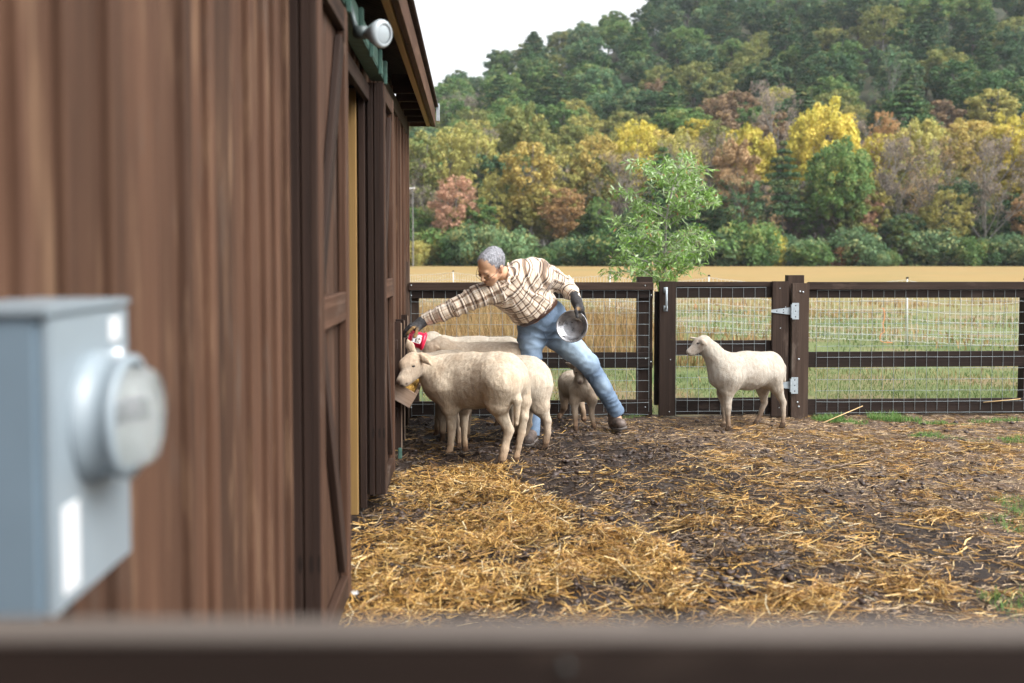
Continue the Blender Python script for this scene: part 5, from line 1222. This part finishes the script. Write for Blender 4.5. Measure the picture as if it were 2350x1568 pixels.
# body under the clothes: one continuous figure
hd_c = S['head']; hf = nrm([-.58, -.60, -.62]); hu = nrm(np.array([-.16, -.50, .86])); hu = nrm(hu-hf*(hu@hf)); hr = np.cross(hf, hu)   # face, crown, left side
def Hp(f, u, r): return hd_c+(hf*f+hu*u+hr*r)*1.04
sgn = 1 if (hr@RT) > 0 else -1                                      # the side that shows to the right
face = [Prim(Hp(.012, .045, 0), Hp(-.055, .035, 0), .080, .084, .03, 0, (hr, 1.12)), Prim(Hp(.035, -.01, 0), Hp(.030, -.055, 0), .062, .054, .03, 0, (hr, 1.05)), Prim(Hp(.045, -.075, 0), Hp(.052, -.105, 0), .044, .030, .03, 2, (hr, .8)),
        Prim(Hp(.0, -.06, .045), Hp(.03, -.095, .022), .026, .020, .02, 2), Prim(Hp(.0, -.06, -.045), Hp(.03, -.095, -.022), .026, .020, .02, 2),
        Prim(Hp(.082, .018, .026), Hp(.084, .018, -.026), .017, .017, .015, 0), Prim(Hp(.094, .005, 0), Hp(.118, -.030, 0), .009, .013, .010, 0), Prim(Hp(.108, -.036, .012), Hp(.108, -.036, -.012), .009, .009, .008, 0),
        Prim(Hp(.088, -.010, .030), Hp(.088, -.010, .036), .012, .012, .008, 3, None, True), Prim(Hp(.088, -.010, -.030), Hp(.088, -.010, -.036), .012, .012, .008, 3, None, True),
        Prim(Hp(.068, -.028, .040), Hp(.05, -.04, .05), .022, .02, .02, 0), Prim(Hp(.068, -.028, -.040), Hp(.05, -.04, -.05), .022, .02, .02, 0),
        Prim(Hp(.088, -.064, .018), Hp(.088, -.064, -.018), .008, .008, .008, 4), Prim(Hp(.084, -.078, .014), Hp(.084, -.078, -.014), .009, .009, .008, 4), Prim(Hp(.101, -.071, .02), Hp(.101, -.071, -.02), .004, .004, .003, 4, None, True)]
for s_ in (1, -1):
    face += [Prim(Hp(-.022, -.004, s_*.082), Hp(-.016, -.042, s_*.078), .021, .013, .008, 1, (hr, 2.6)), Prim(Hp(-.016, -.012, s_*.098), Hp(-.016, -.024, s_*.098), .009, .008, .005, 1, None, True)]
body = face+[Prim(Hp(-.035, -.05, 0), Z(845, 300, 7.54), .062, .060, .03, 5), Prim(Z(850, 330, 7.56), Z(960, 470, 7.74), .11, .12, .05, 6), Prim(Z(960, 470, 7.74), S['pelvis'], .12, .11, .05, 6), Prim(Z(780, 345, 7.55), Z(990, 285, 7.68), .09, .10, .05, 6),
        Prim(S['shR'], S['elR'], .058, .045, .03, 6), Prim(S['elR'], S['wrR'], .042, .030, .03, 6), Prim(S['shL'], S['elL'], .062, .045, .03, 6), Prim(S['elL'], S['wrL']+np.array([0, .03, 0]), .040, .024, .03, 6),
        Prim(S['hipR'], S['knR'], .075, .05, .04, 6), Prim(S['knR'], S['anR'], .048, .035, .03, 6), Prim(S['hipL'], S['knL'], .085, .055, .04, 6), Prim(S['knL'], S['anL'], .052, .036, .03, 6),
        Prim(S['wrR'], Z(235, 600, 7.5), .028, .026, .02, 6), Prim(S['wrL']+np.array([0, .03, 0]), Z(1285, 480, 7.69), .024, .022, .02, 6), Prim(S['anR'], Z(975, 1325, 7.7), .035, .03, .02, 6), Prim(S['anL'], Z(1545, 1215, 8.2), .035, .03, .02, 6)]
Vb, Qb = build(body, .0065); tb, kb, _ = tags(body, Vb)
loc = (Vb-hd_c)@np.stack([hf, hu, hr], 1)/1.04
col = np.tile(np.array([.52, .31, .19, 1.0]), (len(Vb), 1))
def blend(mask, c, w=1.0):
    w_ = (np.asarray(mask, float)*w)[:, None]; col[:, :3] = col[:, :3]*(1-w_)+np.array(c)*w_
g3 = lambda f, u, r, s: np.exp(-(((loc-np.array([f, u, r]))/s)**2).sum(1))
blend(np.clip(g3(.09, -.095, 0, .042)*1.5+g3(.1, -.05, 0, .02), 0, 1), (.22, .125, .07), .6)           # stubble and chin shade of hair
for s_ in (1, -1):
    blend(g3(.06, -.035, s_*.05, .03), (.45, .20, .12), .4); blend(g3(-.02, -.02, s_*.09, .04), (.48, .19, .11), .6)
    blend(g3(.092, .020, s_*.032, np.array([.015, .0065, .020])), (.13, .10, .08), .9); blend(g3(.085, -.012, s_*.034, np.array([.02, .006, .014])), (.05, .03, .025), 1)
blend(g3(.095, -.071, 0, np.array([.02, .007, .022])), (.30, .11, .08), .9)
mb_ = mesh('body', Vb, Qb, True); attr(mb_, 'skin', col, 'FLOAT_COLOR')
t = NT('skin'); at = t.n('ShaderNodeAttribute', attribute_name='skin'); t.col(at.outputs['Color']); t.set(Roughness=.5); t.b.inputs['Subsurface Weight'].default_value = .12; t.b.inputs['Subsurface Radius'].default_value = (.01, .004, .002)
t.b.inputs['Subsurface Scale'].default_value = 1.0
link('body', mb_, t.m, man)
# hair: cap over the skull, thin at the front
hair = [Prim(Hp(.008, .046, 0), Hp(-.056, .036, 0), .0825, .0865, .03, 0, (hr, 1.12)), Prim(Hp(-.06, -.02, 0), Hp(-.055, -.045, 0), .075, .064, .03, 0, (hr, 1.12))]
def hair_clip(g):
    l = (g-hd_c)@np.stack([hf, hu, hr], 1)/1.04; f, u, r_ = l[..., 0], l[..., 1], np.abs(l[..., 2])
    front = f-(.052+.25*(u-.08))+.0*r_                              # hairline runs across the forehead
    front = np.maximum(front, np.where(u < .055, f-(-.005+.5*(u+.02)), -1)) if True else front
    low = np.where(f > -.05, (-.018-.0*f)-u, (-.065)-u)
    return np.maximum(front, low)-.006*vnoise(g*60, 4)
Vh, Qh = build(hair, .0055, clip=hair_clip, disp=lambda V: .0028*vnoise(V*np.array([90, 90, 40]), 3)+.002*vnoise(V*140, 8))
t = NT('grey_hair'); nz = t.noise(t.coord((60, 60, 25)), 1.4, 6, .75); n2_ = t.noise(t.coord(), 22, 3, .6)
t.col(t.mix(t.math('MULTIPLY', n2_, .5), t.ramp(nz, [(.3, (.05, .048, .05)), (.48, (.19, .19, .21)), (.66, (.50, .51, .55))]), (.27, .275, .30))); t.bump(nz, .9, .006); t.set(Roughness=.6)
M_hair = t.m; hairo = link('hair', mesh('hair', Vh, Qh, True), M_hair, man, label='short grey hair')
r = np.random.default_rng(77); qi = r.integers(0, len(Qh), 7000); c_ = Vh[Qh[qi]].mean(1)+r.normal(size=(7000, 3))*.002; od = c_-Hp(-.025, .02, 0); od /= np.linalg.norm(od, axis=1)[:, None]
fl = -hf*.3+np.array([0, 0, -.25])+r.normal(size=c_.shape)*.3; fl = fl-od*(fl*od).sum(1)[:, None]; fl /= np.linalg.norm(fl, axis=1)[:, None]
tipf = c_+fl*(.008+.008*r.random((7000, 1)))+od*(.002+.005*r.random((7000, 1))); sd_ = np.cross(od, fl)*.0009
link('hair_strands', mesh('hair_strands', np.stack([c_-sd_, c_+sd_, tipf], 1).reshape(-1, 3), np.arange(21000).reshape(-1, 3)), M_hair, hairo, kind='stuff')
# glasses
m = MB()
for s_ in (1, -1):
    a = np.linspace(0, 2*np.pi, 25); ring = [Hp(.108-.012*abs(np.cos(q)) if False else .106-.006*(np.cos(q)*s_ > 0), -.022+.018*np.sin(q), s_*(.036)+.026*np.cos(q)) for q in a]
    m.tube(ring, .0015, 5); m.tube([Hp(.100, -.012, s_*.062), Hp(.05, -.004, s_*.082), Hp(-.02, .006, s_*.092)], .0018, 5, True)
m.tube([Hp(.110, -.016, .010), Hp(.116, -.012, 0), Hp(.110, -.016, -.010)], .0016, 5)
link('glasses', m.mesh('glasses', True), simple('wire_frame', (.10, .07, .06), .35, .6), man)
# shirt mesh
me = mesh('shirt', V, Q, True); ul = me.uv_layers.new(name='cloth'); ul.data.foreach_set('uv', uv.astype(np.float32).ravel())
t = NT('plaid_flannel'); u_ = t.n('ShaderNodeUVMap'); u_.uv_map = 'cloth'; sp = t.n('ShaderNodeSeparateXYZ'); t.l(u_.outputs[0], sp.inputs[0])
def fr(v, per, off=0.): return t.math('FRACT', t.math('MULTIPLY_ADD', v, 1/per, off))
W_ = (1, 1, 1)
stA = [(0, (.24, .18, .15)), (.10, W_), (.22, (.52, .46, .42)), (.26, (.17, .13, .12)), (.40, (.52, .46, .42)), (.46, W_), (.64, (.62, .42, .30)), (.655, W_), (.80, (.62, .70, .80)), (.835, W_), (.90, (.50, .42, .36)), (.93, W_)]
stB = [(0, W_), (.10, (.50, .42, .36)), (.125, W_), (.22, (.62, .70, .80)), (.25, W_), (.38, (.50, .42, .37)), (.50, (.28, .22, .19)), (.62, (.50, .42, .37)), (.68, W_), (.84, (.62, .44, .30)), (.86, W_)]
ca = t.ramp(fr(sp.outputs[1], .076, .1), stA, 'CONSTANT'); cb = t.ramp(fr(sp.outputs[0], .076, .35), stB, 'CONSTANT')
pl = t.mix(1.0, t.mix(1.0, (.58, .49, .385), ca, 'MULTIPLY'), cb, 'MULTIPLY')
lt = t.math('GREATER_THAN', fr(sp.outputs[1], .076, .83), .955); lt2 = t.math('GREATER_THAN', fr(sp.outputs[0], .076, .02), .95)
pl = t.mix(t.math('MULTIPLY', t.math('MAXIMUM', lt, lt2), .75), pl, (.52, .47, .41)); t.col(pl)
t.bump(t.noise(t.coord(), 45, 4, .6), .35, .006); t.set(Roughness=.9); t.b.inputs['Sheen Weight'].default_value = .15
sho = link('shirt', me, t.m, man, label='cream, brown and blue plaid flannel shirt')
# collar, placket, buttons, cuffs
def patch(name, pts, rad, mat, par, n=8, flat=None): m = MB(); m.tube(pts, rad, n, True); return link(name, m.mesh(name, True), mat, par)
t = NT('plaid_trim'); nz = t.noise(t.coord(), 40, 2, .5); t.col(t.ramp(nz, [(.42, (.16, .12, .10)), (.5, (.60, .48, .37)), (.62, (.74, .62, .48))])); M_trim = t.set(Roughness=.9)
cl = [Prim(Z(826, 205, 7.50), Z(836, 270, 7.42), .022, .026, .008, 0, (RT, 2.6)), Prim(Z(836, 270, 7.42), Z(826, 325, 7.37), .026, .026, .008, 0, (RT, 2.2)), Prim(Z(826, 325, 7.37), Z(780, 350, 7.36), .024, .014, .008, 0, (UP, 2.2)), Prim(Z(828, 320, 7.37), Z(836, 362, 7.38), .020, .006, .008, 0, (RT, 1.8))]
Vc, Qc = build(cl, .006); link('collar', mesh('collar', Vc, Qc, True), M_trim, sho)
for zx, zy, Y in ((800, 458, 7.41), (862, 452, 7.43), (745, 400, 7.4)):
    p_ = Z(zx, zy, Y); link('button', MB().lathe([(.0065, 0), (.006, .003), (0, .004)], Matrix.Translation(p_)@Matrix.Rotation(math.pi/2, 4, 'X'), 10).mesh('button', True), simple('button_brown', (.16, .10, .07), .4), sho)
# jeans
jn = [Prim(Z(1030, 540, 7.86), Z(1050, 600, 7.92), .150, .150, .05, 0), Prim(Z(970, 610, 7.88), Z(978, 690, 7.87), .108, .104, .05, 1), Prim(Z(978, 690, 7.87), Z(980, 840, 7.83), .104, .080, .03, 1), Prim(Z(980, 840, 7.83), Z(985, 1080, 7.82), .078, .058, .03, 1), Prim(Z(985, 1080, 7.82), Z(990, 1295, 7.79), .058, .056, .02, 1),
      Prim(Z(1100, 560, 7.96), Z(1145, 650, 8.0), .128, .122, .05, 2), Prim(Z(1145, 650, 8.0), Z(1345, 846, 8.06), .124, .086, .03, 2), Prim(Z(1345, 846, 8.06), Z(1446, 1008, 8.14), .084, .072, .03, 2), Prim(Z(1446, 1008, 8.14), Z(1530, 1158, 8.23), .070, .064, .02, 2), Prim(Z(1125, 490, 7.95), Z(1150, 560, 7.98), .075, .085, .05, 0)]
def jeans_clip(g): 
    aR = nrm(S['anR']-S['knR']); aL = nrm(S['anL']-S['knL'])
    top = ((g-bo)@bn)-.004
    l1 = np.where(np.abs(g[..., 0]-S['anR'][0]) < .16, (g-Z(990, 1312, 7.79))@aR, -1)
    l2 = np.where(g[..., 0] > S['knL'][0], (g-Z(1535, 1168, 8.23))@aL, -1)
    return np.maximum(np.maximum(top, l1), l2)
jf = [(S['knL'], nrm(S['knL']-S['hipL']), 46, .0055, .14), (Z(1060, 680, 7.8), nrm(np.array([.25, 0, 1])), 48, .007, .17), (Z(1490, 1090, 8.2), nrm(S['anL']-S['knL']), 70, .0035, .12), (Z(985, 1270, 7.8), np.array([0, 0, 1.]), 60, .0035, .12), (Z(960, 750, 7.8), nrm(np.array([-.2, 0, 1])), 40, .008, .16), (Z(1090, 600, 7.85), nrm(np.array([-.6, 0, 1])), 46, .007, .13)]
Vj, Qj = build(jn, .008, clip=jeans_clip, disp=lambda V: cloth(V, .0035, 20, jf))
t = NT('blue_denim'); at = t.n('ShaderNodeAttribute', attribute_name='fade'); nz = t.noise(t.coord(), 9, 4, .6); nf = t.noise(t.coord((1, 1, 1)), 160, 2, .6)
c = t.ramp(t.math('ADD', t.math('MULTIPLY', nz, .6), t.math('MULTIPLY', nf, .25)), [(.22, (.065, .098, .15)), (.5, (.12, .178, .26)), (.74, (.18, .25, .34))])
t.col(t.mix(at.outputs['Fac'], c, (.34, .44, .53))); t.bump(t.math('ADD', t.noise(t.coord((1, 1, 1)), 28, 4, .6), t.math('MULTIPLY', nf, .3)), .5, .008); t.set(Roughness=.85)
tj, _, _ = tags(jn, Vj)
mid = (S['hipL']+S['anL'])/2; fade = np.clip(1.15-np.linalg.norm((Vj-Z(1270, 770, 7.95))*np.array([1, .4, 1]), axis=1)/.22, 0, .75)+np.clip(.7-np.linalg.norm((Vj-Z(1450, 980, 8.05)), axis=1)/.14, 0, .6)+.35*np.clip(1-np.linalg.norm((Vj-Z(985, 720, 7.78)), axis=1)/.14, 0, 1)
mj = mesh('jeans', Vj, Qj, True); attr(mj, 'fade', np.clip(fade*(.85+.14*vnoise(Vj*20, 2)), 0, .8))
jo = link('jeans', mj, t.m, man, label='faded blue jeans')
m = MB()
for pts in ([Z(1075, 560, 7.73), Z(1060, 610, 7.74), Z(1062, 650, 7.755), Z(1085, 700, 7.80)], [Z(1075, 700, 7.80), Z(1060, 712, 7.82)]): m.tube(smoothp(np.array(pts)+np.array([0,.012,0]), 14), .0026, 5)
link('fly_seam', m.mesh('fly_seam', True), simple('denim_seam', (.06, .11, .19), .8), jo)
# belt
bt = [Prim(q.a, q.b, q.ra, q.rb, q.k) for q in sh+jn if q.tag == 0]
Vt, Qt = build(bt, .006, inflate=.0055, clip=lambda g: np.abs((g-(bo-bn*.004))@bn)-.019)
link('belt', mesh('belt', Vt, Qt, True), simple('brown_leather', (.050, .022, .013), .45, 0, .2, 30), man)
m = MB(); bpts = [Z(1080, 505, 7.70), Z(1092, 528, 7.70)]; m.tube(bpts, .008, 6, True); link('belt_loop', m.mesh('belt_loop', True), simple('denim_loop', (.16, .26, .4), .8), jo)
# gloves with five fingers each
t = NT('glove_knit'); at = t.n('ShaderNodeAttribute', attribute_name='suede'); nz = t.noise(t.coord(), 60, 4, .7)
t.col(t.mix(at.outputs['Fac'], t.ramp(nz, [(.3, (.008, .008, .009)), (.7, (.035, .033, .035))]), t.ramp(nz, [(.3, (.10, .05, .015)), (.7, (.42, .25, .09))]))); t.bump(nz, .5, .004); M_glove = t.set(Roughness=.85)
def glove(prims, spots, label=None):
    Vg, Qg = build(prims, .0042, disp=lambda V: .0012*vnoise(V*90, 2)); me = mesh('glove', Vg, Qg, True)
    tg_, _, _ = tags(prims, Vg); s_ = np.zeros(len(Vg))
    for c, r_, am in spots: s_ = np.maximum(s_, am*np.clip(1.6-np.linalg.norm(Vg-c, axis=1)/r_, 0, 1))
    s_ = np.maximum(s_, (tg_ == 2)*.75); attr(me, 'suede', s_); return link('glove', me, M_glove, man)
def finger(a, b, c, d, r=.0115, tag=0): return [Prim(a, b, r, r*.95, .006, tag), Prim(b, c, r*.95, r*.9, .004, tag), Prim(c, d, r*.9, r*.8, .004, tag)]
ga = [Prim(Z(305, 552, 7.5), Z(268, 575, 7.49), .040, .038, .015), Prim(Z(268, 575, 7.49), Z(225, 610, 7.46), .038, .042, .02, 0, (np.array([.4, -.6, .7]), 1.25))]
ga += finger(Z(245, 600, 7.40), Z(212, 612, 7.36), Z(180, 645, 7.36), Z(158, 668, 7.38), .0125)
ga += finger(Z(228, 595, 7.44), Z(195, 605, 7.41), Z(168, 630, 7.42), Z(150, 662, 7.44), .0125)
ga += finger(Z(225, 590, 7.48), Z(192, 595, 7.47), Z(168, 618, 7.48), Z(152, 650, 7.49), .012)
ga += finger(Z(228, 588, 7.52), Z(200, 592, 7.53), Z(178, 610, 7.54), Z(162, 640, 7.55), .011)
ga += [Prim(Z(255, 600, 7.40), Z(238, 630, 7.34), .016, .0145, .008, 0), Prim(Z(238, 630, 7.34), Z(222, 672, 7.325), .0145, .012, .005, 2)]
glove(ga, [(Z(205, 612, 7.33), .035, .8), (Z(180, 640, 7.34), .03, .6)])
gb = [Prim(Z(1258, 406, 7.75), Z(1272, 445, 7.70), .041, .038, .015), Prim(Z(1272, 445, 7.71), Z(1290, 490, 7.68), .040, .040, .02)]
gb += finger(Z(1305, 490, 7.68), Z(1318, 520, 7.70), Z(1330, 555, 7.72), Z(1328, 592, 7.72), .0115)
gb += finger(Z(1298, 490, 7.70), Z(1312, 520, 7.73), Z(1318, 555, 7.75), Z(1312, 585, 7.75), .0115)
gb += finger(Z(1285, 490, 7.72), Z(1295, 520, 7.75), Z(1300, 552, 7.76), Z(1294, 582, 7.76), .0115)
gb += finger(Z(1275, 485, 7.72), Z(1280, 515, 7.75), Z(1282, 545, 7.76), Z(1278, 572, 7.76), .0105)
gb += [Prim(Z(1275, 475, 7.66), Z(1268, 505, 7.61), .017, .0145, .008), Prim(Z(1268, 505, 7.61), Z(1275, 542, 7.60), .0145, .012, .005)]
glove(gb, [(Z(1290, 490, 7.62), .018, .9)])
# boots
t = NT('boot_leather'); nz = t.noise(t.coord(), 30, 5, .65); t.col(t.ramp(nz, [(.3, (.045, .032, .026)), (.6, (.12, .09, .075)), (.8, (.2, .16, .14))])); t.bump(nz, .4, .004); M_boot = t.set(Roughness=.6)
M_sole = simple('boot_sole', (.10, .085, .075), .8)
gR = ground_hs(S['anR'][0], S['anR'][1]-.1)
aR = np.array([S['anR'][0], S['anR'][1]+.01, gR+.07]); tR = np.array([aR[0]-.05, aR[1]-.19, gR+.045])
Vq, Qq = build([Prim(aR+[0, 0, .10], aR, .052, .046, .02), Prim(aR, tR, .046, .043, .03), Prim(aR+[0, .03, -.02], aR, .04, .04, .02)], .006, clip=lambda g: (gR+.018)-g[..., 2]); b1 = link('boot', mesh('boot', Vq, Qq, True), M_boot, man)
Vq, Qq = build([Prim(aR+[0, .03, -.045], tR+[0, 0, -.02], .048, .050, .03)], .006, clip=lambda g: np.maximum(g[..., 2]-(gR+.02), gR-.005-g[..., 2])); link('sole', mesh('sole', Vq, Qq, True), M_sole, b1)
kL = Z(1512, 1138, 8.22); hL = Z(1520, 1225, 8.27); tL = Z(1556, 1236, 8.13); dn = nrm(hL-kL)
sN = nrm(Z(1508, 1272, 8.22)-Z(1500, 1180, 8.22)); sole_o = Z(1530, 1262, 8.2); slope = nrm(np.array([-.30, .12, -1.0]))
slope = nrm(np.array([.18, -.05, -1.0]))
Vq, Qq = build([Prim(kL-dn*.03, hL, .058, .052, .02), Prim(hL, tL, .050, .046, .03), Prim(hL, Z(1515, 1240, 8.28), .046, .044, .02)], .006, clip=lambda g: (g-sole_o)@slope+.012); b2 = link('boot', mesh('boot', Vq, Qq, True), M_boot, man)
Vq, Qq = build([Prim(hL+dn*.02, tL+dn*.02, .056, .054, .03)], .006, clip=lambda g: np.maximum(-((g-sole_o)@slope)-.011, (g-sole_o)@slope-.008)); link('sole', mesh('sole', Vq, Qq, True), M_sole, b2)
# steel pan in the lowered hand
pc = Z(1240, 603, 7.66); pn = nrm(np.array([-.30, -1.0, .18])); q_ = Vector(pn).to_track_quat('Z', 'Y').to_matrix().to_4x4(); Mp = Matrix.Translation(pc)@q_
pan = thing('feed_pan', 'round shallow steel pan held by its rim in the lowered glove', 'pan', tuple(pc))
t = NT('worn_steel'); nz = t.noise(t.coord(), 14, 4, .6); t.col(t.ramp(nz, [(.3, (.16, .16, .165)), (.7, (.42, .42, .44))])); t.l(t.math('MULTIPLY_ADD', nz, .5, .05), t.b.inputs['Roughness']); t.bump(nz, .5, .012); M_pan = t.set(Metallic=.9)
link('bowl', MB().lathe([(0, -.052), (.070, -.052), (.085, -.046), (.108, -.006), (.118, 0), (.124, .002), (.126, -.002), (.122, -.006), (.110, -.012), (.088, -.052), (.072, -.058), (0, -.058)], Mp, 48).mesh('bowl', True), M_pan, pan)
link('rubber_ring', MB().lathe([(.0895, -.055), (.118, -.014), (.119, -.022), (.093, -.062), (.07, -.064), (.07, -.06)], Mp, 48).mesh('rubber_ring', True), simple('brown_rubber', (.07, .03, .022), .6), pan)
t = NT('water'); 
# red tub tipped over the trough
tbu = thing('feed_tub', 'red plastic tub with a white picture label tipped over the trough by the gloved hand', 'tub', tuple(Z(265, 690, 7.42)))
ta = Z(292, 705, 7.44); tb_ = Z(178, 672, 7.44); ax = Vector(tb_-ta).normalized(); q_ = ax.to_track_quat('Z', 'Y').to_matrix().to_4x4(); Mt = Matrix.Translation(ta)@q_
M_red = simple('red_plastic', (.55, .012, .055), .35); M_red2 = simple('dark_red_plastic', (.36, .008, .035), .4)
link('tub_body', MB().lathe([(0, 0), (.050, 0), (.064, .006), (.070, .014), (.066, .022), (.062, .026), (.060, .12), (.064, .122), (.064, .13), (.057, .13), (.055, .03), (0, .028)], Mt, 40).mesh('tub_body', True), M_red, tbu)
m = MB(); m.lathe([(.0705, .012), (.0715, .017), (.0705, .022)], Mt, 40); link('rim', m.mesh('rim', True), M_red, tbu)
# curved label on the side facing the camera: find facing angle
Mi = Mt.inverted().to_3x3(); vdir = Mi@Vector((0.05, -1, .25)); a0 = math.atan2(vdir[1], vdir[0])
def curved(r0, z0, z1, aa, ab, n=10, th=.0012):
    a = np.linspace(aa, ab, n); L = [];
    for rr_ in (r0, r0+th):
        for z in (z0, z1): L.append(np.stack([rr_*np.cos(a), rr_*np.sin(a), np.full(n, z)], -1))
    V = np.concatenate(L); Mn = np.array(Mt); V = V@Mn[:3, :3].T+Mn[:3, 3]; i = np.arange(n-1)
    f = [np.stack([p+i, p+i+1, q+i+1, q+i], -1) for p, q in ((2*n, 3*n), (n, 0), (0, 2*n), (3*n, n))]; f += [np.array([[0, n, 3*n, 2*n]]), np.array([[n-1, 3*n-1, 4*n-1, 2*n-1]])]
    return V, np.concatenate(f)
t = NT('tub_label'); nz = t.noise(t.coord((1, 1, 1)), 60, 3, .6); t.col(t.ramp(nz, [(.38, (.10, .07, .06)), (.47, (.45, .38, .34)), (.54, (.75, .74, .74)), (.62, (.28, .22, .2))])); t.set(Roughness=.4)
link('label_picture', MB().add(*curved(.0625, .032, .078, a0-.55, a0+.55)).mesh('label_picture', True), t.m, tbu)
link('label_paper', MB().add(*curved(.0622, .078, .100, a0-.55, a0+.55)).mesh('label_paper', True), simple('label_white', (.75, .77, .82), .4), tbu)
link('tub_panel', MB().add(*curved(.0616, .104, .119, a0-.9, a0+.9)).mesh('tub_panel', True), M_red2, tbu)
